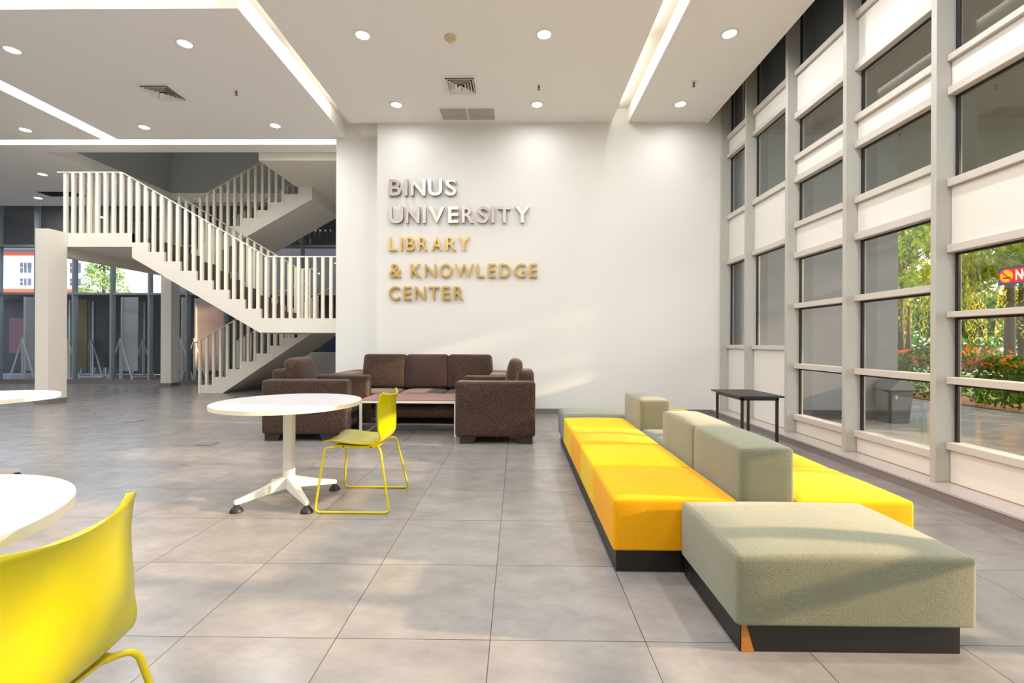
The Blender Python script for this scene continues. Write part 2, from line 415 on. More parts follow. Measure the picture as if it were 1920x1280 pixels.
# rows: (z0, z1, kind) g glass, w white panel, t transom
PA = [(.087, 1.05, 'w'), (1.05, 1.105, 't'), (1.105, 2.37, 'g'), (2.37, 2.435, 't'), (2.435, 3.075, 'w'), (3.075, 3.15, 't'), (3.15, 4.05, 'g'),
      (4.05, 4.11, 't'), (4.11, 4.33, 'w'), (4.33, 4.41, 't'), (4.41, ZT, 'g')]
PB = [(.087, .228, 'w'), (.228, .29, 't'), (.29, .838, 'g'), (.838, .895, 't'), (.895, 1.553, 'g'), (1.553, 1.61, 't'), (1.61, 2.15, 'g'), (2.15, 2.22, 't'),
      (2.22, 2.51, 'w'), (2.51, 2.575, 't'), (2.575, 3.05, 'g'), (3.05, 3.12, 't'), (3.12, 3.31, 'w'), (3.31, 3.375, 't'), (3.375, 3.81, 'g'), (3.81, 3.88, 't'),
      (3.88, 4.325, 'w'), (4.325, 4.39, 't'), (4.39, ZT, 'g')]
PD = [(.087, .329, 'w'), (.329, .385, 't'), (.385, .833, 'g'), (.833, .885, 't'), (.885, 1.342, 'g'), (1.342, 1.385, 't'), (1.385, 1.84, 'g'), (1.84, 1.90, 't'),
      (1.90, 2.345, 'w'), (2.345, 2.405, 't'), (2.405, 3.05, 'g'), (3.05, 3.11, 't'), (3.11, 3.31, 'w'), (3.31, 3.36, 't'), (3.36, 4.33, 'g'), (4.33, 4.39, 't'), (4.39, ZT, 'w')]
PE = [(.087, .329, 'w'), (.329, .385, 't'), (.385, 1.20, 'g'), (1.20, 1.25, 't'), (1.25, 2.35, 'g'), (2.35, 2.41, 't'), (2.41, 3.05, 'w'), (3.05, 3.11, 't'), (3.11, 4.33, 'g'), (4.33, 4.39, 't'), (4.39, ZT, 'w')]
YP = [7.39, 6.60, 5.60, 4.605, 3.62]                      # near faces of the pillars
k = 3.62
while k > YB + 1: k -= 1.0; YP.append(k)
pats = [PA, PA, PB, PB, PD, PE, PD, PE, PD, PE, PD]
PW = 0.048
for i in range(len(YP)):
    y0 = YP[i]                                            # pillar i with the bay nearer to the camera
    yn = YP[i + 1] + PW if i + 1 < len(YP) else YB
    nm = 'window_%d' % (i + 1)
    root = thing(nm, (XG, y0, 0.087), kind='structure')
    yp1 = 7.47 if i == 0 else y0 + PW
    obj('mullion', B(XM, 3.42, y0, y0 + PW, 0.087, ZT, bevel=.003, seg=1), M['mull'], root)
    if i == 0: obj('mullion', B(XM + .02, 3.42, y0 + PW + .002, 7.469, 0.087, ZT), M['panel'], root)
    for (z0, z1, kd) in pats[min(i, len(pats) - 1)]:
        z0 = z0 if z0 < .1 else z0 + .013; z1 = z1 if z1 == ZT else z1 + .013
        if kd == 't':
            obj('transom', B(3.300, 3.42, yn + .001, y0 - .001, z0, z1, bevel=.003, seg=1), M['transom'], root)
        elif kd == 'w':
            obj('infill_panel', BM((3.335, 3.40, yn + .004, y0 - .004, z0 + .002, z1 - .002)), M['panel'], root)
        else:
            obj('pane', BM((3.372, 3.378, yn + .001, y0 - .001, z0, z1)), M['glass'], root)
            obj('gasket', BM((3.366, 3.384, y0 - .030, y0 - .002, z0, z1), (3.366, 3.384, yn + .002, yn + .022, z0, z1),
                             (3.366, 3.384, yn + .022, y0 - .030, z1 - .018, z1)), M['gasket'], root)
    obj('sealant', BM((3.325, 3.336, yn, y0, 0.0865, 0.0915), (XM - .005, 3.335, y0 - .005, y0 - .0005, 0.0865, 0.0905)), M['rust'], root)

# the no-smoking sticker on the glass nearest the camera
def text_mesh(txt, material, x0, x1, z0, z1, y, depth, parent=None, name='letter', offset=0.0, plane='Y', sidemat=None, flip=1):
    cu = bpy.data.curves.new('t', 'FONT'); cu.body = txt; cu.extrude = 0.5; cu.offset = offset; cu.size = 1.0; cu.resolution_u = 6
    to = bpy.data.objects.new('t', cu); C.objects.link(to)
    bpy.context.view_layer.update()
    me = bpy.data.meshes.new_from_object(to)
    bpy.data.objects.remove(to)
    xs = [v.co.x for v in me.vertices]; ys = [v.co.y for v in me.vertices]
    ax, bx, ay, by = min(xs), max(xs), min(ys), max(ys)
    base = wloc(parent) if parent else Vector((0, 0, 0))
    for v in me.vertices:
        u = x0 + (v.co.x - ax) / (bx - ax) * (x1 - x0); q = z0 + (v.co.y - ay) / (by - ay) * (z1 - z0); d = v.co.z
        if plane == 'Y': p = Vector((u, y - d * depth, q))
        else: p = Vector((y - d * depth, -u if flip < 0 else u, q))
        v.co = p - base
    me.materials.clear(); me.materials.append(material)
    if sidemat:
        me.materials.append(sidemat)
        me.update()
        for f in me.polygons:
            nrm = f.normal
            if abs(nrm.y) < 0.6: f.material_index = 1
    me.name = name
    o = bpy.data.objects.new(name, me); C.objects.link(o)
    if parent: o.parent = parent
    return o

st = thing('sticker', (3.371, 3.28, 1.566), 'blue and red sign reading NO on the window glass at right edge', 'sign')
obj('backing', BM((3.3695, 3.3715, 2.84, 3.300, 1.561, 1.681)), M['sblue'], st)
bm = BM((3.3685, 3.3695, 2.845, 3.24, 1.573, 1.669)); lathe(bm, [(0, 0), (.050, 0), (.050, .001), (0, .001)], 0, 0, 28)
bm2 = bmesh.new(); lathe(bm2, [(0, 0), (.052, 0), (.052, .0012), (0, .0012)], 0, 0, 28)
bmesh.ops.rotate(bm2, verts=bm2.verts, cent=(0, 0, 0), matrix=Matrix.Rotation(PI / 2, 3, 'Y')); bmesh.ops.translate(bm2, verts=bm2.verts, vec=(3.3675, 3.243, 1.621))
bm.free()
obj('red_field', BM((3.3685, 3.3695, 2.845, 3.24, 1.573, 1.669)), M['sred'], st)
obj('red_disc', bm2, M['sred'], st)
bm2 = bmesh.new(); lathe(bm2, [(0, 0), (.042, 0), (.042, .0008), (0, .0008)], 0, 0, 28)
bmesh.ops.rotate(bm2, verts=bm2.verts, cent=(0, 0, 0), matrix=Matrix.Rotation(PI / 2, 3, 'Y')); bmesh.ops.translate(bm2, verts=bm2.verts, vec=(3.3668, 3.243, 1.621))
obj('yellow_disc', bm2, M['syel'], st)
bm2 = bmesh.new(); box(bm2, 3.3660, 3.3666, -.042, .042, -.005, .005)
bmesh.ops.rotate(bm2, verts=bm2.verts, cent=(3.366, 0, 0), matrix=Matrix.Rotation(PI / 4, 3, 'X')); bmesh.ops.translate(bm2, verts=bm2.verts, vec=(0, 3.243, 1.621))
obj('slash', bm2, M['sred'], st)
obj('cigarette', BM((3.3655, 3.3662, 3.216, 3.266, 1.603, 1.611)), M['plinth'], st)
text_mesh('NO', M['swhite'], -3.185, -3.085, 1.585, 1.657, 3.3680, .0015, st, 'lettering', 0.03, 'X', flip=-1)
text_mesh('SMOKING', M['swhite'], -3.072, -2.86, 1.585, 1.657, 3.3680, .0015, st, 'lettering', 0.03, 'X', flip=-1)

# ------------------------------------------------------------------ left glazed wall
lx = [-14.5 + .02]
x = -8.67
mx = [-8.78 + 1.017 * k for k in range(-5, 6)]
mx = [v for v in mx if XL < v < -3.3]
struct('trim_5', BM((XL, -3.14, 12.16, 12.40, 0, 0.10)), M['skirt'], 'low grey kerb under the far glazing')
edges = [XL] + mx + [-3.14]
for i in range(len(edges) - 1):
    a, b = edges[i], edges[i + 1]
    root = thing('window_%d' % (20 + i), (a, 12.25, 0.10), kind='structure')
    if i > 0: obj('mullion', B(a, a + .05, 12.20, 12.34, 0.10, 4.85, bevel=.003, seg=1), M['bluemull'], root)
    aa = a + .05 if i > 0 else a
    for z in (2.36, 3.63): obj('transom', B(aa + .001, b - .001, 12.23, 12.32, z, z + .055), M['bluemull'], root)
    for z0, z1 in ((.10, 2.36), (2.415, 3.63), (3.685, 4.85)):
        obj('pane', BM((aa, b, 12.272, 12.278, z0, z1)), M['glassL'], root)

# ------------------------------------------------------------------ columns and beam of the stair
struct('trim_6', BM((-8.61, -8.37, 8.20, 8.545, 0.09, 3.14)), M['stair'], 'white square column under the stair landing')
struct('trim_7', BM((-8.62, -8.36, 8.19, 8.545, 0, 0.09)), M['skirt'], 'grey base of the stair column')
struct('trim_8', BM((-8.86, -8.60, 11.45, 11.74, 0.09, 4.67)), M['stair'], 'white column in front of the far glazing')
struct('trim_9', BM((-8.87, -8.59, 11.44, 11.75, 0, 0.09)), M['skirt'], 'grey base of the far column')

# ------------------------------------------------------------------ staircase
R = 1.57 / 9
stairs = thing('staircase', (-6.9, 10.2, 0), 'white zigzag staircase with slatted cream railings beside the white wall', 'staircase')
def flight(x0, run, z0, n, ya, yb, sgn, waist=.28, floor_start=False):
    """steps rising in direction sgn from (x0,z0)"""
    top = []
    X = x0; Z = z0
    top.append((X, Z))
    for k_ in range(n):
        Z += R; top.append((X, Z))
        if k_ < n - 1: X += sgn * run; top.append((X, Z))
    sl = R / run
    xe = X; ze = Z
    pts = list(top)
    if floor_start:
        pts.append((xe, ze - .26)); pts.append((x0 + sgn * (waist / sl), z0))
    else:
        pts.append((xe, ze - R - waist + .0)); pts.append((x0, z0 - waist))
    bm = bmesh.new(); prism(bm, pts, 'Y', ya, yb)
    obj('flight', bm, M['stair'], stairs)
    X = x0; Z = z0
    for k_ in range(n - 1):
        Z += R; x1 = X + sgn * run
        lo, hi = min(X, x1), max(X, x1)
        rx = (X - .004, X) if sgn > 0 else (X, X + .004)
        obj('tread', BM((lo, hi, ya + .05, yb - .05, Z, Z + .004), (rx[0], rx[1], ya + .05, yb - .05, Z - R, Z + .004)), M['tread'], stairs)
        X = x1
    rx = (X - .004, X) if sgn > 0 else (X, X + .004)
    obj('tread', BM((rx[0], rx[1], ya + .05, yb - .05, Z, Z + R)), M['tread'], stairs)
YA, YM, YM2, YZ = 8.55, 10.09, 10.13, 11.6
flight(-6.95, .305, 0.0, 9, YM2, YZ, 1, floor_start=True)
flight(-4.748, .3015, 1.57, 9, YA, YM, -1)
flight(-6.95, .305, 3.14, 9, YM2, YZ, 1)
obj('landing', BM((-4.748, -3.145, YA, YM2, 1.305, 1.57), (-4.51, -3.145, YM2, YZ, 1.305, 1.57)), M['stair'], stairs)
obj('landing', BM((-8.46, -7.16, YA, YM2, 2.885, 3.14), (-8.46, -6.95, YM2, YZ, 2.885, 3.14)), M['stair'], stairs)
obj('landing', BM((-4.85, -3.145, 8.64, YM2, 4.52, 4.71), (-4.51, -3.145, YM2, YZ, 4.52, 4.71)), M['stair'], stairs)
obj('beam', BM((-8.62, -8.461, 8.546, 11.44, 2.71, 3.14)), M['stair'], stairs)

def railing(path, posts, y, floorz, axis='x'):
    """path: [(x,z)] top rail polyline; posts: xs; floorz: function x -> z of what the post stands on"""
    rt = path
    bm = bmesh.new()
    up = [(p[0], p[1]) for p in path]; dn = [(p[0], p[1] - .016) for p in path[::-1]]
    prism(bm, up + dn, 'Y' if axis == 'x' else 'X', y - .028, y + .028)
    rl = obj('railing', bm, M['rail'], stairs)
    def rz(u):
        for (a, za), (b, zb) in zip(path, path[1:]):
            lo, hi = (a, b) if a < b else (b, a)
            if lo - 1e-6 <= u <= hi + 1e-6:
                t = (u - a) / (b - a); return za + (zb - za) * t
        return None
    for u in posts:
        zt = [rz(u - .02), rz(u + .02), rz(u)]; zt = [v for v in zt if v is not None]
        if not zt: continue
        z1 = min(zt) - .012; z0 = floorz(u)
        if axis == 'x': b_ = BM((u - .026, u + .026, y - .025, y + .025, z0, z1))
        else: b_ = BM((y - .025, y + .025, u - .026, u + .026, z0, z1))
        obj('baluster', b_, M['rail'], rl)
    return rl
def f2(u):      # middle flight surface
    if u <= -7.16: return 3.14
    if u >= -4.748: return 1.57
    return 3.14 - R * (math.floor((u + 7.16) / .3015) + 1)
def fb(z0):
    def f(u):
        if u < -6.95: return z0
        if u > -4.51: return z0 + 1.57
        return z0 + R * (math.floor((u + 6.95) / .305) + 1)
    return f
railing([(-8.58, 4.28), (-7.36, 4.28), (-4.64, 2.72), (-3.15, 2.72)], [-8.432 + .1508 * k for k in range(35)], YA + .03, f2)
railing([(-7.45, 4.28), (-7.35, 4.28), (-4.74, 2.72), (-4.35, 2.72)], [-7.37 + .15 * k for k in range(20)], YM - .04, f2)
railing([(8.53, 4.275), (9.25, 4.275)], [8.73 + .15 * k for k in range(4)], -8.43, lambda u: 3.14, 'y')
sl = R / .305
def asc(z0, xe=-4.51):
    return [(-7.10, z0 + 1.15), (-7.05, z0 + 1.15), (-6.99, z0 + 1.15 + .0), (-4.45, z0 + 1.15 + sl * 2.54), (-3.2, z0 + 1.15 + sl * 2.54)]
px1 = [-6.995] + [-6.995 + .1525 * k for k in range(1, 17)]
railing([(-7.10, 1.10), (-4.62, 2.52)], [-6.985 + .1525 * k for k in range(14)], YM2 + .03, lambda u: 0.0 if u < -6.95 else fb(0)(u))
railing([(-7.10, 1.10), (-4.62, 2.52)], [-6.985 + .1525 * k for k in range(14)], YZ - .04, lambda u: 0.0 if u < -6.95 else fb(0)(u))
railing([(-7.14, 4.26), (-7.06, 4.26), (-4.95, 5.47)], [-6.985 + .1525 * k for k in range(13)], YM2 + .03, fb(3.14))
railing([(-7.14, 4.26), (-7.06, 4.26), (-4.95, 5.47)], [-6.985 + .1525 * k for k in range(13)], YZ - .04, fb(3.14))
# low wall and dark opening beyond the lowest flight
struct('wall_low', BM((-5.9, -3.15, 11.95, 12.1, 0, 0.86)), M['panel'])

# unseen lamps added above the stair opening to brighten the void
for (x, y) in ((-7.6, 10.2), (-4.6, 10.2)):
    t = thing('pendant_lamp', (x, y, 7.5), 'round lamp above the stair opening, on the %s side' % ('left' if x < -6 else 'right'), 'ceiling light', 'lamps above the stair opening')
    bm = bmesh.new(); lathe(bm, [(0, 7.45), (.2, 7.45), (.2, 7.5), (0, 7.5)], x, y, 24); obj('diffuser', bm, emit('upper_lamp', (1, .97, .93), 14.0), t)
# ------------------------------------------------------------------ ceiling fittings
def downlight(x, y, label, power=LAMP):
    t = thing('downlight', (x, y, CZ), label, 'ceiling light', 'round recessed ceiling downlights')
    bm = bmesh.new(); lathe(bm, [(.072, CZ - .001), (.098, CZ - .001), (.096, CZ - .008), (.076, CZ - .010), (.072, CZ - .001)], x, y, 28)
    obj('trim_ring', bm, M['lamptrim'], t, True)
    bm = bmesh.new(); lathe(bm, [(0, CZ - .0075), (.074, CZ - .0075), (.074, CZ - .002), (0, CZ - .002)], x, y, 28)
    obj('lens', bm, M['lamp'], t)
    L = bpy.data.lights.new('downlight_beam', 'AREA'); L.shape = 'DISK'; L.size = .14; L.energy = power; L.color = (1.0, 0.99, 0.985); L.spread = math.radians(175)
    lo = bpy.data.objects.new('downlight_beam', L); C.objects.link(lo); lo.parent = t; lo.location = (0, 0, -.014)
    return t
DL = [(-1.79, 5.32, 'round downlight left of the smoke detector'),
      (.293, 5.32, 'round downlight right of the smoke detector'),
      (2.40, 5.32, 'round downlight at upper right beside the tall windows, nearer the camera'),
      (-1.81, 6.89, 'round downlight left of the square air vent near the letter wall'),
      (.277, 6.89, 'round downlight near the letter wall right of the long grille'),
      (2.39, 6.89, 'round downlight near the letter wall beside the tall windows'),
      (-3.95, 5.46, 'round downlight on the left ceiling beyond the lit channel, nearer the camera'),
      (-6.14, 5.57, 'round downlight cut by the left edge of the photo'),
      (-3.97, 7.55, 'round downlight above the upper stair railing'),
      (-6.17, 7.60, 'round downlight below the left square air vent'),
      (-8.25, 7.69, 'round downlight left of the second ceiling channel'),
      (-10.1, 9.76, 'round downlight left of the stair opening, upper of the two'),
      (-11.9, 11.4, 'round downlight nearest the far glazing, lower of the two')]
for a in DL: downlight(*a, power=LAMP * (.26 if a[1] > 6 and a[0] > -3 else (1.35 if a[1] > 6 else .8)))
# lamps of the same rows that stand behind or above the camera: the room needs their light
for iy, y in enumerate((3.7, 2.1, 0.5, -1.2)):
    for ix, x in enumerate((2.4, .29, -1.8, -3.95, -6.15, -8.25, -10.3)):
        downlight(x, y, 'round downlight above the frame, %s row towards the camera, %s from the windows' % (['first', 'second', 'third', 'fourth'][iy], ['first', 'second', 'third', 'fourth', 'fifth', 'sixth', 'seventh'][ix]))

ORD = ['first', 'second', 'third', 'fourth', 'fifth', 'sixth', 'seventh', 'eighth']
def cove(x0, x1, y0, y1, label):
    n = max(1, int(max(x1 - x0, y1 - y0) / 1.5)); al = 'x' if (x1 - x0) > (y1 - y0) else 'y'
    for i in range(n):
        if al == 'y':
            a = y0 + (y1 - y0) * (i + .06) / n; b = y0 + (y1 - y0) * (i + .94) / n; x = x0
            t = thing('cove_lamp', (x, (a + b) / 2, 4.86), label + ', ' + ORD[n - 1 - i] + ' from its far end', 'strip light', 'tube lamps hidden in the ceiling channels')
            bm = bmesh.new(); tube(bm, [(x, a, 4.855), (x, b, 4.855)], .013, 10); obj('tube', bm, M['tube'], t)
            obj('batten', BM((x - .02, x + .02, a, b, 4.872, 4.899)), M['lamptrim'], t)
        else:
            a = x0 + (x1 - x0) * (i + .06) / n; b = x0 + (x1 - x0) * (i + .94) / n; y = y0
            t = thing('cove_lamp', ((a + b) / 2, y, 4.86), label + ', ' + ORD[i] + ' from the left', 'strip light', 'tube lamps hidden in the ceiling channels')
            bm = bmesh.new(); tube(bm, [(a, y, 4.855), (b, y, 4.855)], .013, 10); obj('tube', bm, M['tube'], t)
            obj('batten', BM((a, b, y - .02, y + .02, 4.872, 4.899)), M['lamptrim'], t)
cove(-2.745, -2.745, 0.5, 7.4, 'white tube lamp in the channel left of the letter wall')
cove(1.525, 1.525, 0.5, 7.4, 'white tube lamp in the channel beside the window ceiling')
cove(-7.055, -7.055, 4.9, 8.0, 'white tube lamp in the far left ceiling channel')
cove(-14.0, -3.2, 8.115, 8.115, 'white tube lamp in the channel in front of the stairs')
cove(-14.0, -3.2, 4.685, 4.685, 'white tube lamp in the top left ceiling channel')

def vent(x, y, s, label):
    t = thing('air_vent', (x, y, CZ), label, 'air vent')
    h = s / 2
    def ring(bm, a, b, za, zb):
        """sloping square louvre: outer edge half-width a at za (low), inner half-width b at zb (high)"""
        q = lambda hw, z: [bm.verts.new((x + sx_ * hw, y + sy_ * hw, z)) for sx_, sy_ in ((-1, -1), (1, -1), (1, 1), (-1, 1))]
        o1, i1, o2, i2 = q(a, za), q(b, zb), q(a, za + .004), q(b, zb + .004)
        for k_ in range(4):
            n_ = (k_ + 1) % 4
            bm.faces.new((o1[k_], i1[k_], i1[n_], o1[n_])); bm.faces.new((o2[k_], o2[n_], i2[n_], i2[k_]))
            bm.faces.new((o1[k_], o1[n_], o2[n_], o2[k_])); bm.faces.new((i1[k_], i2[k_], i2[n_], i1[n_]))
    bm = bmesh.new(); ring(bm, h, h * .84, CZ - .006, CZ - .012)
    obj('frame', bm, M['lamptrim'], t)
    for a in (.82, .66, .50, .34):
        bm = bmesh.new(); ring(bm, h * a, h * (a - .115), CZ - .034, CZ - .005); obj('louvre', bm, M['lamptrim'], t)
    obj('centre_plate', BM((x - h * .12, x + h * .12, y - h * .12, y + h * .12, CZ - .030, CZ - .024)), M['lamptrim'], t)
    obj('opening', BM((x - h * .84, x + h * .84, y - h * .84, y + h * .84, CZ - .003, CZ - .0005)), M['dark'], t)
    obj('ribbon', BM((x + .02, x + .028, y - .10, y - .098, CZ - .13, CZ - .03)), M['red'], t)
vent(-.79, 6.37, .46, 'square louvred ceiling vent with red ribbon between smoke detector and long grille')
vent(-5.04, 6.54, .46, 'square louvred ceiling vent with red ribbon over the stairs side')
t = thing('return_grille', (-.78, 7.17, CZ), 'long grey two-panel ceiling grille just above the letter wall', 'air grille')
obj('frame', BM((-1.215, -.345, 6.96, 6.985, CZ - .012, CZ), (-1.215, -.345, 7.355, 7.38, CZ - .012, CZ), (-1.215, -1.19, 6.985, 7.355, CZ - .012, CZ),
                (-.37, -.345, 6.985, 7.355, CZ - .012, CZ), (-.79, -.77, 6.985, 7.355, CZ - .012, CZ)), M['lamptrim'], t)
bm = bmesh.new()
for i in range(24):
    yy = 6.99 + i * .0152; box(bm, -1.189, -.791, yy, yy + .010, CZ - .008, CZ - .004); box(bm, -.769, -.371, yy, yy + .010, CZ - .008, CZ - .004)
obj('slats', bm, M['grille'], t)
t = thing('smoke_detector', (-.79, 5.37, CZ), 'cream round smoke detector on the ceiling between two downlights', 'smoke detector')
bm = bmesh.new(); lathe(bm, [(.0, CZ - .03), (.055, CZ - .03), (.065, CZ - .015), (.068, CZ), (0, CZ)], -.79, 5.37, 24); obj('base', bm, M['cream'], t, True)
bm = bmesh.new(); lathe(bm, [(0, CZ - .062), (.02, CZ - .060), (.032, CZ - .045), (.034, CZ - .031), (0, CZ - .031)], -.79, 5.37, 24); obj('sensor_cap', bm, M['cream'], t, True)
for (x, y, lb) in ((.28, 6.38, 'small brass sprinkler head above the letter wall between two downlights'), (2.37, 6.31, 'small brass sprinkler head beside the window-side downlights'),
                   (-3.97, 6.50, 'small brass sprinkler head on the left ceiling right of the square vent')):
    t = thing('sprinkler', (x, y, CZ), lb, 'sprinkler', 'ceiling sprinkler heads')
    bm = bmesh.new(); lathe(bm, [(0, CZ - .006), (.033, CZ - .006), (.035, CZ), (0, CZ)], x, y, 20); obj('rosette', bm, M['lamptrim'], t)
    bm = bmesh.new(); lathe(bm, [(0, CZ - .062), (.020, CZ - .062), (.020, CZ - .058), (.006, CZ - .056), (.005, CZ - .045), (.014, CZ - .035), (.012, CZ - .006), (0, CZ - .006)], x, y, 16)
    obj('nozzle', bm, M['brass'], t)
for (x, y, sx, sy, lb) in ((-11.0, 11.1, .9, .35, 'dark slot vent in the far left ceiling beside the stair opening'),):
    t = thing('slot_vent', (x, y, CZ), lb, 'air vent')
    obj('opening', BM((x - sx / 2, x + sx / 2, y - sy / 2, y + sy / 2, CZ - .004, CZ)), M['dark'], t)

# ------------------------------------------------------------------ wall letters
PXM = 7.46 / 872
def px2x(px): return (px - 970.2) * PXM * 1.0
rows = [
 ('BINUS', 337.3, 367.8, 'silver', [(357, 447), (473, 497), (520, 630), (650, 755), (780, 860)]),
 ('UNIVERSITY', 388.5, 419.0, 'silver', [(357, 465), (483, 587), (608, 635), (655, 775), (800, 880), (903, 993), (1020, 1100), (1123, 1145), (1173, 1268), (1298, 1410)]),
 ('LIBRARY', 444.8, 470.0, 'gold', [(357, 415), (440, 460), (485, 550), (578, 645), (675, 757), (785, 858), (875, 960)]),
 ('&KNOWLEDGE', 495.0, 520.0, 'gold', [(360, 450), (520, 600), (627, 710), (738, 830), (850, 993), (1015, 1072), (1100, 1158), (1185, 1270), (1297, 1383), (1408, 1468)]),
 ('CENTER', 537.3, 562.0, 'gold', [(357, 440), (467, 527), (553, 633), (655, 735), (757, 818), (845, 915)])]
words = {'BINUS': 'BINUS', 'UNIVERSITY': 'UNIVERSITY', 'LIBRARY': 'LIBRARY', '&KNOWLEDGE': '& KNOWLEDGE', 'CENTER': 'CENTER'}
ordn = ['first', 'second', 'third', 'fourth', 'fifth', 'sixth', 'seventh', 'eighth', 'ninth', 'tenth']
for (txt, ya, yb, mt, spans) in rows:
    for i, (ch, (a, b)) in enumerate(zip(txt, spans)):
        xa, xb = px2x(640 + a / 4), px2x(640 + b / 4)
        hz = 640 + ((640 + (a + b) / 8) - 960) * .004
        z1 = H - (ya - hz) * PXM; z0 = H - (yb - hz) * PXM
        if ch == 'I':
            cx = (xa + xb) / 2; wd = (.050 if mt == 'silver' else .033); xa, xb = cx - wd / 2, cx + wd / 2
        if ch in 'SUOCG&': z0 -= .003; z1 += .003
        root = None
        lab = '%s letter %s, %s of the word %s on the wall' % (mt, 'ampersand' if ch == '&' else ch, ordn[i - (1 if txt[0] == '&' else 0)], words[txt].replace('& ', ''))
        if ch == '&': lab = 'gold ampersand before the word KNOWLEDGE on the wall'
        if mt == 'silver': o = text_mesh(ch, M['silver'], xa, xb, z0, z1, 7.428, .046, None, 'wall_letter', .022, sidemat=M['silverside'])
        else: o = text_mesh(ch, M['gold'], xa, xb, z0, z1, 7.432, .040, None, 'wall_letter', .004, sidemat=M['goldside'])
        bm = bmesh.new(); bm.from_mesh(o.data)
        c0 = Vector(((xa + xb) / 2, 7.452, z0)); bmesh.ops.translate(bm, verts=bm.verts, vec=-c0); bm.to_mesh(o.data); bm.free(); o.location = c0
        bm = bmesh.new()
        for sx, sz in ((.28, .2), (.72, .8)):
            px_, pz_ = (xb - xa) * (sx - .5), (z1 - z0) * sz
        bm.free()
        tag(o, lab, 'letter', 'raised metal letters on the white wall')

# ------------------------------------------------------------------ modular seating
def pouf(x0, x1, y0, y1, z1, m, label, cat='pouf', name='seat_block', z0=.112, plinth=True, group=None, r=.028, crown=.022, pin=(.03, .03, .03, .03), g=.0045):
    t = thing(name, ((x0 + x1) / 2, (y0 + y1) / 2, 0 if plinth else z0), label, cat, group)
    obj('upholstery', rbox(x0 + g, x1 - g, y0 + g, y1 - g, z0, z1, r=r, crown=crown, side=.002, rbot=.006), m, t, True)
    a, b, c, d = x0 + g + .012, x1 - g - .012, y0 + g + .012, y1 - g - .012
    q_ = .29 * r
    loop = fillet([(a - .012 + q_, (c + d) / 2, z1 - q_), (a - .012 + q_, c - .012 + q_, z1 - q_), (b + .012 - q_, c - .012 + q_, z1 - q_), (b + .012 - q_, d + .012 - q_, z1 - q_),
                   (a - .012 + q_, d + .012 - q_, z1 - q_), (a - .012 + q_, (c + d) / 2 + .001, z1 - q_)], r * .7, 4)
    bm = bmesh.new(); tube(bm, loop, .0016, 6); obj('seam', bm, m, t, True)
    if plinth:
        obj('plinth', BM((x0 + pin[0] + .002, x1 - pin[1] - .002, y0 + pin[2] + .002, y1 - pin[3] - .002, 0, z0)), M['plinth'], t)
    return t
ST = .368
sb = pouf(.81, 1.70, 1.72, 2.325, ST, M['sage'], 'large sage green bench block nearest the camera with chipped black base', cat='bench', group='sage seating blocks', r=.022, crown=.03, pin=(.025, .045, .03, .0))
bm = bmesh.new(); prism(bm, [(.842, 0.001), (.890, .001), (.858, .111), (.842, .111)], 'Y', 1.7485, 1.7505)
obj('chipped_corner', bm, M['wood'], sb)['label'] = 'bare orange wood where the black laminate has chipped off'
YS = [2.33 + .63 * i for i in range(6)]
nm = ['deep yellow seat cube at the front left, behind the sage bench', 'lemon yellow seat cube, second in the left row', 'deep yellow seat cube, third in the left row', 'lemon yellow seat cube at the far end of the left row']
for i in range(4):
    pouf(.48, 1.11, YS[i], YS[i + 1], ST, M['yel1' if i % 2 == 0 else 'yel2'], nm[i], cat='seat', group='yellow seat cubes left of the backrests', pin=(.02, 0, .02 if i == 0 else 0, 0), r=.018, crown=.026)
nm = ['yellow seat cube at the front right, beside the tall sage backrest', 'yellow seat cube, second in the window-side row', 'yellow seat cube, third in the window-side row', 'yellow seat cube, fourth in the window-side row', 'yellow seat cube at the far end of the window-side row']
for i in range(5):
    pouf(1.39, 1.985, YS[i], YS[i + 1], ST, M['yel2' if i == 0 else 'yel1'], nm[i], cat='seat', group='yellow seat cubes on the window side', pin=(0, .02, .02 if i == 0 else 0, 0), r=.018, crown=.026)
pouf(1.11, 1.39, YS[0], YS[1], .628, M['sage'], 'tall sage backrest block at the front, behind the big bench', cat='backrest', group='tall sage backrest blocks', r=.020, crown=.018, pin=(0, 0, .02, 0))
pouf(1.11, 1.39, YS[1], YS[2], .628, M['sage'], 'tall sage backrest block directly behind the front one', cat='backrest', group='tall sage backrest blocks', r=.020, crown=.018, pin=(0, 0, 0, 0))
pouf(1.11, 1.39, YS[2], YS[3], ST, M['sageD'], 'low grey-green filler block between the backrests', cat='seat', pin=(0, 0, 0, 0))
pouf(1.11, 1.39, YS[3], YS[4], .628, M['sage'], 'tall sage backrest cube standing alone at the far end', cat='backrest', group='tall sage backrest blocks', r=.020, crown=.018, pin=(0, 0, 0, 0))
pouf(.48, 1.385, YS[4], YS[5] + .02, ST + .01, M['sageD'], 'flat grey-green bench block at the far end near the letter wall', cat='bench', group='sage seating blocks', pin=(.03, 0, 0, .03))

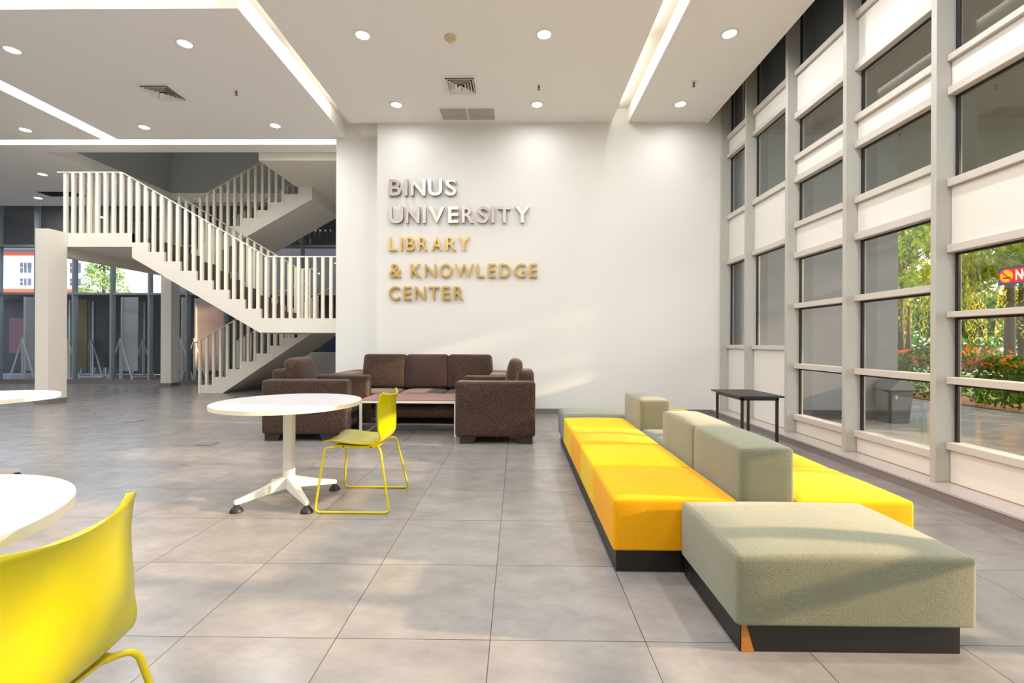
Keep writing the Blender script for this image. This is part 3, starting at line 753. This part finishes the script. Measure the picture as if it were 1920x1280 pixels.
# ------------------------------------------------------------------ black side table
t = thing('side_table', (2.42, 4.95, 0), 'small black square table by the windows behind the seating', 'table')
tx0, tx1, ty0, ty1, tz = 2.19, 2.64, 4.62, 5.28, .628
obj('tabletop', B(tx0, tx1, ty0, ty1, tz - .018, tz, bevel=.002, seg=1), M['btable'], t)
obj('apron', BM((tx0 + .04, tx1 - .04, ty0 + .03, ty0 + .05, tz - .048, tz - .018), (tx0 + .04, tx1 - .04, ty1 - .05, ty1 - .03, tz - .048, tz - .018),
                (tx0 + .04, tx0 + .06, ty0 + .05, ty1 - .05, tz - .048, tz - .018), (tx1 - .06, tx1 - .04, ty0 + .05, ty1 - .05, tz - .048, tz - .018)), M['plinth'], t)
for (a, b) in ((tx0 + .04, ty0 + .03), (tx1 - .065, ty0 + .03), (tx0 + .04, ty1 - .055), (tx1 - .065, ty1 - .055)):
    obj('leg', B(a, a + .025, b, b + .025, 0, tz - .018, bevel=.003, seg=1), M['plinth'], t)

# ------------------------------------------------------------------ brown sofas
def rot_about(ax, ang): return Matrix.Rotation(ang, 4, ax)
def armchair(x0, x1, y0, y1, face, label):
    """face = -1: sitter looks to -x, +1: to +x ; arms run along x"""
    t = thing('armchair', ((x0 + x1) / 2, (y0 + y1) / 2, 0), label, 'armchair', 'brown woven armchairs')
    z0, az = .082, .705
    aw = .20
    obj('arm', rbox(x0, x1, y0, y0 + aw, z0, az, r=.035, crown=.0), M['brown'], t, True)
    obj('arm', rbox(x0, x1, y1 - aw, y1, z0, az, r=.035, crown=.0), M['brown'], t, True)
    xb = x1 if face < 0 else x0                    # back side
    s = 1 if face < 0 else -1
    def X(a, b):                                   # distances from the back side towards the front
        return (xb - b, xb - a) if face < 0 else (xb + a, xb + b)
    a, b = X(.008, .20); obj('back_frame', rbox(a, b, y0 + aw + .002, y1 - aw - .002, z0, .815, r=.045), M['brown'], t, True)
    a, b = X(.201, .86); obj('seat_base', rbox(a, b, y0 + aw + .002, y1 - aw - .002, z0, .27, r=.02), M['brown'], t, True)
    a, b = X(.203, .93); obj('seat_cushion', rbox(a, b, y0 + aw + .004, y1 - aw - .004, .272, .435, r=.045, crown=.02), M['brown2'], t, True)
    a, b = X(.175, .335)
    obj('back_cushion', rbox(a, b, y0 + aw - .0, y1 - aw + .0, .435, .945, r=.065, crown=.01, side=.02, mat4=rot_about('Y', s * .16)), M['brown'], t, True)
    for fx in (.03, .66):
        a, b = X(fx, fx + .19)
        for yy in (y0 + .03, y1 - .17):
            bm = bmesh.new(); ins = .045
            if (fx < .3) == (face < 0): pts = [(a + ins, 0), (b, 0), (b, z0), (a, z0)]
            else: pts = [(a, 0), (b - ins, 0), (b, z0), (a, z0)]
            prism(bm, pts, 'Y', yy, yy + .14); obj('foot', bm, M['foot'], t)
    return t
armchair(-.70, .205, 5.22, 6.19, -1, 'brown woven armchair in side view right of the coffee table')
armchair(-2.94, -1.96, 5.30, 6.25, 1, 'brown woven armchair behind the round table, facing the coffee table')
t = thing('sofa', (-1.36, 6.95, 0), 'brown woven three-seat sofa against the white letter wall', 'sofa')
sx0, sx1, sy0, sy1 = -2.62, -.12, 6.42, 7.44
for a, b in ((sx0, sx0 + .28), (sx1 - .28, sx1)):
    obj('arm', rbox(a, b, sy0, sy1, .082, .70, r=.035), M['brown'], t, True)
obj('back_frame', rbox(sx0 + .282, sx1 - .282, sy1 - .20, sy1 - .004, .082, .80, r=.045), M['brown'], t, True)
obj('seat_base', rbox(sx0 + .282, sx1 - .282, sy0 + .06, sy1 - .202, .082, .262, r=.02), M['brown'], t, True)
wd = (sx1 - sx0 - .564) / 3
for i in range(3):
    a = sx0 + .282 + i * wd
    obj('seat_cushion', rbox(a + .003, a + wd - .003, sy0 + .02, sy1 - .203, .264, .425, r=.045, crown=.02), M['brown2'], t, True)
    o = obj('back_cushion', rbox(a + .003 - .012, a + wd - .003 + .012 if i == 2 else a + wd - .003, sy1 - .40, sy1 - .22, .43, .955, r=.055, side=.02, mat4=rot_about('X', -.14)), M['brown2' if i == 1 else 'brown'], t, True)
    if i == 1: o['label'] = 'middle back cushion in plainer reddish brown'
for a in (sx0 + .03, sx1 - .17):
    for b in (sy0 + .03, sy1 - .17): obj('foot', BM((a, a + .14, b, b + .14, 0, .082)), M['foot'], t)

# coffee table
t = thing('coffee_table', (-1.32, 5.95, 0), 'low coffee table with reddish top and white steel frame between the sofas', 'coffee table')
cx0, cx1, cy0, cy1, cz = -1.915, -.735, 5.62, 6.30, .443
obj('tabletop', BM((cx0 + .004, cx1 - .004, cy0 + .004, cy1 - .004, cz - .012, cz)), M['coffee'], t)
obj('frame', BM((cx0, cx1, cy0, cy0 + .028, cz - .040, cz - .0125), (cx0, cx1, cy1 - .028, cy1, cz - .040, cz - .0125),
                (cx0, cx0 + .028, cy0 + .028, cy1 - .028, cz - .040, cz - .0125), (cx1 - .028, cx1, cy0 + .028, cy1 - .028, cz - .040, cz - .0125)), M['wmetal'], t)
for a in (cx0, cx1 - .028):
    for b in (cy0, cy1 - .028): obj('leg', BM((a, a + .028, b, b + .028, 0, cz - .0405)), M['wmetal'], t)
    obj('floor_bar', BM((a + .004, a + .024, cy0 + .028, cy1 - .028, .0, .02)), M['wmetal'], t)

# ------------------------------------------------------------------ round tables
def round_table(x, y, label, rot=0.0):
    t = thing('round_table', (x, y, 0), label, 'table', 'round white pedestal tables')
    z = .718
    bm = bmesh.new(); lathe(bm, [(0, z - .0275), (.500, z - .0275), (.500, z - .001), (.499, z - .001)], x, y, 72); obj('edge_band', bm, M['edge'], t)
    bm = bmesh.new(); lathe(bm, [(.499, z - .0015), (.4985, z), (0, z)], x, y, 72); obj('tabletop', bm, M['white'], t)
    bm = bmesh.new()
    pts = []
    for k_ in range(24):
        a = 2 * PI * k_ / 24; c, s = math.cos(a), math.sin(a)
        pts.append((x + .037 * math.copysign(abs(c) ** .6, c), y + .037 * math.copysign(abs(s) ** .6, s)))
    prism(bm, pts, 'Z', .13, z - .035); obj('column', bm, M['wmetal'], t)
    bm = bmesh.new()
    for k_ in range(4):
        a = rot + PI / 4 + k_ * PI / 2; b2 = bmesh.new()
        prism(b2, [(.02, z - .030), (.30, z - .030), (.28, z - .040), (.04, z - .065), (.02, z - .065)], 'Y', -.012, .012)
        bmesh.ops.rotate(b2, verts=b2.verts, cent=(0, 0, 0), matrix=Matrix.Rotation(a, 3, 'Z')); bmesh.ops.translate(b2, verts=b2.verts, vec=(x, y, 0))
        mm = bpy.data.meshes.new('x'); b2.to_mesh(mm); b2.free(); bm.from_mesh(mm)
    obj('top_bracket', bm, M['wmetal'], t)
    for k_ in range(4):
        a = rot + PI / 4 + k_ * PI / 2
        b2 = bmesh.new()
        # tapered arm: hub end tall and wide, foot end low and narrow
        secs = [(.0, .035, .095, .175), (.045, .034, .092, .17), (.20, .026, .070, .115), (.34, .017, .048, .078), (.352, .014, .050, .076)]
        rings = []
        for (d, hw, zb, zt) in secs:
            rings.append([b2.verts.new((d, -hw, zb)), b2.verts.new((d, hw, zb)), b2.verts.new((d, hw * .8, zt)), b2.verts.new((d, -hw * .8, zt))])
        for r0, r1 in zip(rings, rings[1:]):
            for q in range(4): b2.faces.new((r0[q], r0[(q + 1) % 4], r1[(q + 1) % 4], r1[q]))
        b2.faces.new(rings[0][::-1]); b2.faces.new(rings[-1])
        bmesh.ops.recalc_face_normals(b2, faces=b2.faces[:])
        bmesh.ops.bevel(b2, geom=b2.edges[:], offset=.003, segments=2, affect='EDGES')
        bmesh.ops.rotate(b2, verts=b2.verts, cent=(0, 0, 0), matrix=Matrix.Rotation(a, 3, 'Z')); bmesh.ops.translate(b2, verts=b2.verts, vec=(x, y, 0))
        lg = obj('leg', b2, M['wmetal'], t)
        fx, fy = x + .338 * math.cos(a), y + .338 * math.sin(a)
        b2 = bmesh.new(); lathe(b2, [(0, 0), (.042, 0), (.042, .006), (.032, .024), (.020, .034), (.016, .049), (0, .049)], fx, fy, 22)
        obj('glide', b2, M['black'], lg, True)
    return t
round_table(-1.655, 3.36, 'round white table with a yellow chair, in front of the brown armchair')
round_table(-1.65, 1.0, 'round white table top cut by the left edge, behind the near yellow chair', PI / 4)
round_table(-4.175, 3.5, 'round white table top at the left edge in front of the square column', PI / 4)

# ------------------------------------------------------------------ yellow chairs
def chair(cx, cy, label):
    t = thing('chair', (cx, cy, 0), label, 'chair', 'yellow plastic sled-base chairs')
    prof = [(-.228, .447), (-.205, .457), (-.15, .459), (-.06, .446), (.03, .438), (.11, .440), (.165, .456), (.197, .492), (.209, .54), (.211, .60), (.209, .66), (.211, .715), (.219, .76), (.225, .775)]
    P = [Vector((a, 0, b)) for a, b in prof]
    S = []
    for i in range(len(P) - 1):
        p0 = P[max(i - 1, 0)]; p1 = P[i]; p2 = P[i + 1]; p3 = P[min(i + 2, len(P) - 1)]
        for k_ in range(4):
            u = k_ / 4; S.append(.5 * ((2 * p1) + (p2 - p0) * u + (2 * p0 - 5 * p1 + 4 * p2 - p3) * u * u + (-p0 + 3 * p1 - 3 * p2 + p3) * u ** 3))
    S.append(P[-1]); n = len(S); NT = 16; bm = bmesh.new(); g = []
    for i, p in enumerate(S):
        s = i / (n - 1); T = (S[min(i + 1, n - 1)] - S[max(i - 1, 0)]).normalized(); N = Vector((-T.z, 0, T.x))
        back = min(1, max(0, (s - .45) / .2)); back = back * back * (3 - 2 * back)
        w_ = .205 - .008 * (1 - back) + .006 * math.exp(-((s - .6) / .15) ** 2) - .010 * back * max(0, (s - .6) / .4) ** 2
        for e in (s, 1 - s):
            if e < .045: w_ -= .030 * (1 - math.sqrt(max(0, 1 - (1 - e / .045) ** 2)))
        c = .012 + .040 * back
        row = []
        for j in range(NT + 1):
            u = -1 + 2 * j / NT
            q = p + N * (c * abs(u) ** 2.2) + Vector((0, w_ * u, 0)); row.append(bm.verts.new((q.x + cx, q.y + cy, q.z)))
        g.append(row)
    for i in range(n - 1):
        for j in range(NT): bm.faces.new((g[i][j], g[i][j + 1], g[i + 1][j + 1], g[i + 1][j]))
    o = obj('shell', bm, M['chair'], t, True)
    md = o.modifiers.new('s', 'SOLIDIFY'); md.thickness = .010; md.offset = 0
    md = o.modifiers.new('b', 'BEVEL'); md.width = .0035; md.segments = 3; md.limit_method = 'ANGLE'; md.angle_limit = math.radians(50)
    for s in (-1, 1):
        pts = [(-.08, s * .10, .424), (-.16, s * .19, .424), (-.205, s * .208, .424), (-.245, s * .272, .008), (.258, s * .272, .008), (.175, s * .205, .420), (.09, s * .10, .418)]
        pts = fillet([(cx + a, cy + b, c_) for a, b, c_ in pts], .035, 6)
        bm = bmesh.new(); tube(bm, pts, .0078, 12); obj('sled_leg', bm, M['chairm'], t, True)
    bm = bmesh.new(); prism(bm, [(cx - .13, .418), (cx + .14, .414), (cx + .15, .430), (cx - .15, .436)], 'Y', cy - .17, cy + .17)
    obj('seat_bracket', bm, M['chairm'], t)
    for sx in (-.09, .10):
        for s in (-1, 1):
            bm = bmesh.new(); tube(bm, [(cx + sx, cy + s * .1735, .424), (cx + sx, cy + s * .1705, .424)], .005, 10); obj('bolt', bm, M['black'], t)
    return t
ch = chair(-1.11, 3.375, 'yellow plastic chair with sled base at the round table, seen from its side')
ch2 = chair(-1.086, .900, 'yellow plastic chair in the left foreground, back turned to the camera')

# floor socket plates
for (x, y, lb) in ((-5.45, 6.55, 'small dark floor box cover on the tiles left of the round table'),
                   (-3.45, 5.15, 'small floor box cover partly behind the round table')):
    t = thing('floor_box', (x, y, 0), lb, 'floor socket')
    obj('cover', BM((x - .08, x + .08, y - .06, y + .06, 0, .004)), M['skirt'], t)
    obj('frame', BM((x - .09, x + .09, y - .07, y - .0605, 0, .003), (x - .09, x + .09, y + .0605, y + .07, 0, .003), (x - .09, x - .0805, y - .0605, y + .0605, 0, .003), (x + .0805, x + .09, y - .0605, y + .0605, 0, .003)), M['extbase'], t)

# ------------------------------------------------------------------ outside, right (garden)
struct('ground_paving', BM((3.462, 8.45, -8, 40, -.12, -.02)), M['pave'])
struct('ground_bed', BM((8.45, 9.9, -8, 40, -.12, .0)), M['soil'])
struct('ground_lawn', BM((9.9, 17, -8, 40, -.12, -.01), (21, 80, -30, 80, -.12, -.01)), M['grass'])
struct('ground_road', BM((17, 21, -30, 60, -.12, -.01)), M['road'])
struct('wall_outside', BM((3.47, 5.85, 7.22, 7.60, 0.12, 6.5)), M['extwall'])
struct('baseboard_outside', BM((3.47, 5.86, 7.20, 7.60, -.02, 0.12)), M['extbase'])

# waste bin
bx, by = 5.60, 6.995
t = thing('waste_bin', (bx, by, -.02), 'grey plastic waste bin with pointed lid outside the window', 'bin')
bm = bmesh.new(); w0, w1 = .135, .170
v = [bm.verts.new(p) for p in ((bx - w0, by - w0, -.02), (bx + w0, by - w0, -.02), (bx + w0, by + w0, -.02), (bx - w0, by + w0, -.02), (bx - w1, by - w1, .46), (bx + w1, by - w1, .46), (bx + w1, by + w1, .46), (bx - w1, by + w1, .46))]
for f in ((0, 3, 2, 1), (4, 5, 6, 7), (0, 1, 5, 4), (1, 2, 6, 5), (2, 3, 7, 6), (3, 0, 4, 7)): bm.faces.new([v[i] for i in f])
bmesh.ops.bevel(bm, geom=bm.edges[:], offset=.012, segments=2, affect='EDGES'); obj('bin_body', bm, M['bin'], t)
bm = bmesh.new(); prism(bm, [(bx - .185, .461), (bx + .185, .461), (bx + .185, .49), (bx + .03, .64), (bx - .03, .64), (bx - .185, .49)], 'Y', by - .182, by + .182)
bmesh.ops.bevel(bm, geom=bm.edges[:], offset=.008, segments=2, affect='EDGES'); obj('bin_lid', bm, M['bin'], t)
obj('latch', BM((bx - .10, bx - .075, by - .176, by - .160, .34, .40)), M['sill'], t)

def leaves(name, material, pts, size, parent=None, aspect=.45, seed=1, droop=0.0):
    """one mesh of leaf blades, 2 triangles each, centred on pts"""
    rnd = random.Random(seed); V = []; F = []
    base = wloc(parent) if parent else Vector()
    for p in pts:
        s = size * rnd.uniform(.6, 1.35)
        a = Vector((rnd.gauss(0, 1), rnd.gauss(0, 1), rnd.gauss(0, 1) - droop)).normalized(); b = a.cross(Vector((rnd.gauss(0, 1), rnd.gauss(0, 1), rnd.gauss(0, 1)))).normalized()
        p = Vector(p) - base; i = len(V)
        V += [p - a * s, p + b * s * aspect, p + a * s, p - b * s * aspect]; F.append((i, i + 1, i + 2, i + 3))
    me = bpy.data.meshes.new(name); me.from_pydata(V, [], F); me.materials.append(material)
    o = bpy.data.objects.new(name, me); C.objects.link(o)
    if parent: o.parent = parent
    return o

# hedge with orange flowers along the paving
struct('wall_outside_top', BM((3.47, 3.60, -3.4, 7.2, 4.505, 6.5)), M['extwall'])
struct('canopy_outside', BM((3.47, 8.6, -3.4, 7.2, 4.36, 4.5), (5.9, 8.6, 7.2, 14, 4.36, 4.5)), M['canopy'])
hd = thing('hedge', (9.0, 7.0, 0), 'clipped green hedge with orange flowers along the paving outside', 'hedge')
rnd = random.Random(3); pts = []; fl = []
for i in range(15000):
    y = rnd.uniform(2, 15); x = rnd.uniform(8.5, 9.7); top = .95 + .12 * math.sin(y * 2.1) + .08 * math.sin(y * 5.3)
    if rnd.random() < .7:
        if rnd.random() < .6: x = 8.5 + abs(rnd.gauss(0, .12)) + .1 * math.sin(y * 3)
        else: pass
        z = rnd.uniform(.05, top) if x < 8.8 else top - abs(rnd.gauss(0, .12))
    else: z = rnd.uniform(.1, top)
    pts.append((x, y, z))
    if i % 12 == 0: fl.append((8.5 + rnd.uniform(-.02, .6), y, top + rnd.uniform(-.28, .12)))
leaves('foliage', M['leafC'], pts, .055, hd, seed=5)
fp = []
for p in fl:
    for k_ in range(5): fp.append((p[0] + rnd.gauss(0, .025), p[1] + rnd.gauss(0, .025), p[2] + rnd.gauss(0, .02)))
leaves('flowers', M['flower'], fp, .022, hd, .8, seed=6)
bm = bmesh.new()
for i in range(21):
    y = 2.2 + i * .6 + rnd.uniform(-.1, .1); tube(bm, [(8.75, y, 0), (8.75 + rnd.uniform(-.1, .1), y + rnd.uniform(-.1, .1), .5)], .012, 6)
obj('stems', bm, M['bark'], hd)

def tree(x, y, h, cr, nl, ls, label, lm, vines=0, cz0=None, seed=1, trunks=1, group=None, trunk_r=.11):
    rnd = random.Random(seed)
    t = thing('tree', (x, y, 0), label, 'tree', group)
    bm = bmesh.new()
    for k_ in range(trunks):
        dx, dy = (rnd.uniform(-.5, .5), rnd.uniform(-.6, .6)) if k_ else (0, 0)
        pts = [(x + dx, y + dy, 0), (x + dx + rnd.uniform(-.1, .1), y + dy, h * .3), (x + dx * 1.3 + rnd.uniform(-.2, .2), y + dy * 1.3, h * .6), (x + dx * 1.6, y + dy * 1.6 + .1, h * .85)]
        tube(bm, pts, [trunk_r, trunk_r * .8, trunk_r * .55, trunk_r * .2], 10)
    for k_ in range(9):
        a = rnd.uniform(0, 2 * PI); z = rnd.uniform(.38, .7) * h; L = cr * rnd.uniform(.5, .9)
        tube(bm, [(x, y, z), (x + math.cos(a) * L * .5, y + math.sin(a) * L * .5, z + .5), (x + math.cos(a) * L, y + math.sin(a) * L, z + .7)], [trunk_r * .35, trunk_r * .2, .01], 6)
    obj('trunk', bm, M['bark'], t, True)
    cz0 = cz0 or h * .45; blobs = []
    for k_ in range(26):
        a = rnd.uniform(0, 2 * PI); rr = cr * math.sqrt(rnd.random()); zz = cz0 + (h - cz0) * rnd.random()
        blobs.append((x + math.cos(a) * rr, y + math.sin(a) * rr, zz, rnd.uniform(.35, .75) * cr * .5))
    P = []
    for i in range(nl):
        b = blobs[rnd.randrange(len(blobs))]; d = Vector((rnd.gauss(0, 1), rnd.gauss(0, 1), rnd.gauss(0, .7))); d = d.normalized() * b[3] * rnd.random() ** .4
        P.append((b[0] + d.x, b[1] + d.y, b[2] + d.z))
    leaves('foliage', lm, P, ls, t, seed=seed)
    if vines:
        P = []
        for k_ in range(vines):
            a = rnd.uniform(0, 2 * PI); rr = cr * math.sqrt(rnd.random()) * 1.05; vx, vy = x + math.cos(a) * rr, y + math.sin(a) * rr
            zt = cz0 + rnd.uniform(.2, .9) * (h - cz0) * .6; zb = max(1.1, cz0 - rnd.uniform(.2, 1.9)); n_ = int((zt - zb) * 16)
            for i in range(n_): P.append((vx + rnd.gauss(0, .02), vy + rnd.gauss(0, .02), zt - (zt - zb) * i / max(1, n_)))
        leaves('hanging_vines', M['vine'], P, .055, t, .3, seed=seed + 9, droop=2.5)
    return t
VG = 'vine-hung trees beyond the hedge'
for i, (x, y) in enumerate(((11.9, 7.0), (11.0, 3.7), (12.0, -.8), (11.4, -4.6))):  # unseen trees, added and sized to break up the sunlight
    tree(x, y, 6.6, (1.6, 1.15, .95, 1.3)[i], (3600, 1900, 3600, 1500)[i], .11, 'vine-hung tree beyond the right edge of the photo, %s from the visible ones' % ['first', 'second', 'third', 'fourth'][i], M['leafA'], 40, 1.9, 61 + i, 2, VG)
tree(11.4, 10.6, 6.5, 1.7, 5200, .10, 'vine-hung tree with several stems behind the window sign', M['leafA'], 90, 2.6, 11, 3, VG)
tree(15.6, 12.2, 6.8, 2.0, 5200, .10, 'vine-hung tree left of the stems behind the sign', M['leafA'], 80, 2.8, 12, 2, VG)
tree(12.2, 14.9, 6.8, 1.9, 4600, .10, 'bright vine-hung tree just right of the grey outside wall', M['leafA'], 90, 2.8, 14, 2, VG)
tree(15.5, 18.6, 7.0, 2.4, 4200, .12, 'greener tree behind the waste bin beyond the hedge', M['leafB'], 30, 2.4, 13, 1, VG)
for i, (x, y) in enumerate(((23.5, 21), (24.5, 27.5), (29.5, 32), (22.5, 34.5), (29.6, 24.2))):
    tree(x, y, 9, 2.4, 3200, .24, ['distant tree at the right edge of the photo beyond the hedge', 'distant tree across the road, seen over the waste bin', 'distant tree behind the one over the waste bin', 'distant tree nearest the grey outside wall', 'distant tree between the two nearest vine-hung trees'][i], M['leafB'], 0, 1.6, 30 + i, 1, 'distant trees across the road', .2)

sh = thing('shrubbery', (36, 36, 0), 'low distant belt of dense greenery closing the view across the road', 'shrubs', kind='stuff')
rnd = random.Random(8)
leaves('foliage', M['leafB'], [(rnd.uniform(33, 36), rnd.uniform(18, 60), 4.6 * rnd.random() ** .8) for _ in range(7000)], .34, sh, seed=77)
# ------------------------------------------------------------------ outside, left (display boards, white building, conifer)
struct('ground_court', BM((-40, 3.0, 12.40, 60, -.12, -.01)), M['pave'])
struct('wall_facade', BM((XL, -3.14, 12.42, 12.60, 3.665, 5.1)), M['canopy'])
struct('canopy_court', BM((-17.8, -3.3, 13.1, 15.95, 2.43, 2.49)), M['boarddark'])  # thin roof added over the display boards to darken them
struct('wall_beyond', BM((-13.4, -3.06, 18.0, 18.4, 0, 6.5)), M['canopy'])
struct('wall_annex', BM((-3.05, 3.4, 12.45, 32, 0, 8)), M['extwall'])  # unseen volume added to keep the sun off the court
def stand(x, y, w_, m, label, h=2.34):
    t = thing('display_board', (x, y, 0), label, 'display board', 'display boards on A-shaped feet behind the far glazing')
    obj('board', BM((x, x + w_, y, y + .03, .30, h)), m, t)
    bm = bmesh.new()
    a = [(x - .34, y - .10, .02), (x + .02, y - .10, 1.20), (x + .38, y - .10, .02)]
    tube(bm, a, .022, 8); tube(bm, [a[0], a[2]], .02, 8); tube(bm, [(x + .02, y - .10, 0.0), (x + .02, y - .10, 1.2)], .016, 8)
    obj('a_frame', bm, M['wmetal'], t)
    obj('post', BM((x - .02, x + .02, y - .03, y - .001, 0, h)), M['wmetal'], t)
    return t
def sx(px, Y): return (px - 970) * Y / 872
Y1 = 12.75
stand(sx(36, Y1), Y1, .55, M['board'], 'pale display board left of the stair column with a full A-foot')
stand(sx(222, Y1), Y1, .42, M['board'], 'pale narrow display board in the middle of the far glazing')
stand(sx(337, Y1), Y1, .10, M['board'], 'display board edge seen right of the far column')
stand(sx(362, Y1 + .3), Y1 + .3, .80, M['boardpeach'], 'peach-lit display board behind the lowest flight')
stand(sx(167, 14.2), 14.2, .9, M['boarddark'], 'dark display board behind the second glass bay')
stand(sx(192, 14.6), 14.6, .9, M['boarddark'], 'dark display board overlapping its neighbour in the second bay')
stand(sx(265, 14.4), 14.4, .9, M['boarddark'], 'dark display board behind the third glass bay')
stand(sx(122, 13.6), 13.6, .5, M['mustard'], 'mustard display board just right of the stair column')
for i in range(8):  # black row put in as a backdrop so the court reads dark
    x0 = -17.6 + i * 1.52
    t = thing('exhibit_wall', (x0 + .75, 15.6, 0), ['black exhibit wall section at the left edge of the far glazing', 'black exhibit wall section left of the stair column', 'black exhibit wall section behind the stair column', 'black exhibit wall section with blue poster', 'black exhibit wall section with maroon poster',
              'black exhibit wall section behind the far column', 'black exhibit wall section behind the lowest steps', 'black exhibit wall section farthest right'][i], 'partition', 'black exhibit walls behind the boards')
    obj('panel', BM((x0, x0 + 1.5, 15.6, 15.68, 0, 2.42)), M['boarddark'], t)
    obj('poster', BM((x0 + .35, x0 + .95, 15.585, 15.599, .7, 1.9)), M['poster' if i % 2 else 'posterred'], t)

# white building with dark window grids
bl = thing('building', (-40, 44, 0), 'white building with dark window grids and orange band beyond the far glazing', 'building')
def bw(name, a, m): obj(name, BM(a), M[m], bl)
bw('wall', (-62, -41.4, 44, 54, 0, 9.6), 'bldg'); bw('wall', (-41.3, -38.0, 46, 54, 0, 7.4), 'bldg')
bw('band', (-62, -41.4, 43.9, 43.99, 5.5, 6.0), 'borange'); bw('parapet', (-62, -41.4, 43.85, 43.99, 9.2, 9.5), 'borange')
bw('roof', (-62.5, -41.0, 43, 54.5, 9.6, 9.95), 'bwin')
for x in (-59.6, -56.6, -53.6, -50.6, -47.6, -44.9, -42.8):
    for z0, z1 in ((1.4, 2.7), (3.6, 4.9), (6.35, 7.0), (7.55, 8.5)):
        w_ = obj('window', BM((x, x + 1.05, 43.94, 43.99, z0, z1)), M['bwin'], bl)
        obj('glazing_bar', BM((x + .33, x + .38, 43.90, 43.939, z0, z1), (x + .68, x + .73, 43.90, 43.939, z0, z1), (x + .0, x + .329, 43.90, 43.939, (z0 + z1) / 2 - .03, (z0 + z1) / 2 + .03)), M['bldg'], w_)
cn = thing('tree', (-23.3, 26, 0), 'pale green feathery tree beyond the far glazing under the stairs', 'tree')
bm = bmesh.new(); tube(bm, [(-23.3, 26, 0), (-23.4, 26, 3), (-23.3, 26, 6.6)], [.14, .1, .03], 8); obj('trunk', bm, M['bark'], cn)
P = []
rnd = random.Random(44)
for i in range(5200):
    z = rnd.uniform(1.2, 6.9); r_ = (7.1 - z) * .34 + .15; a = rnd.uniform(0, 2 * PI); r2_ = r_ * rnd.random() ** .5
    if math.sin(z * 5 + a * 2) < -.5: continue
    P.append((-23.3 + math.cos(a) * r2_, 26 + math.sin(a) * r2_, z))
leaves('foliage', M['leafD'], P, .11, cn, seed=45)
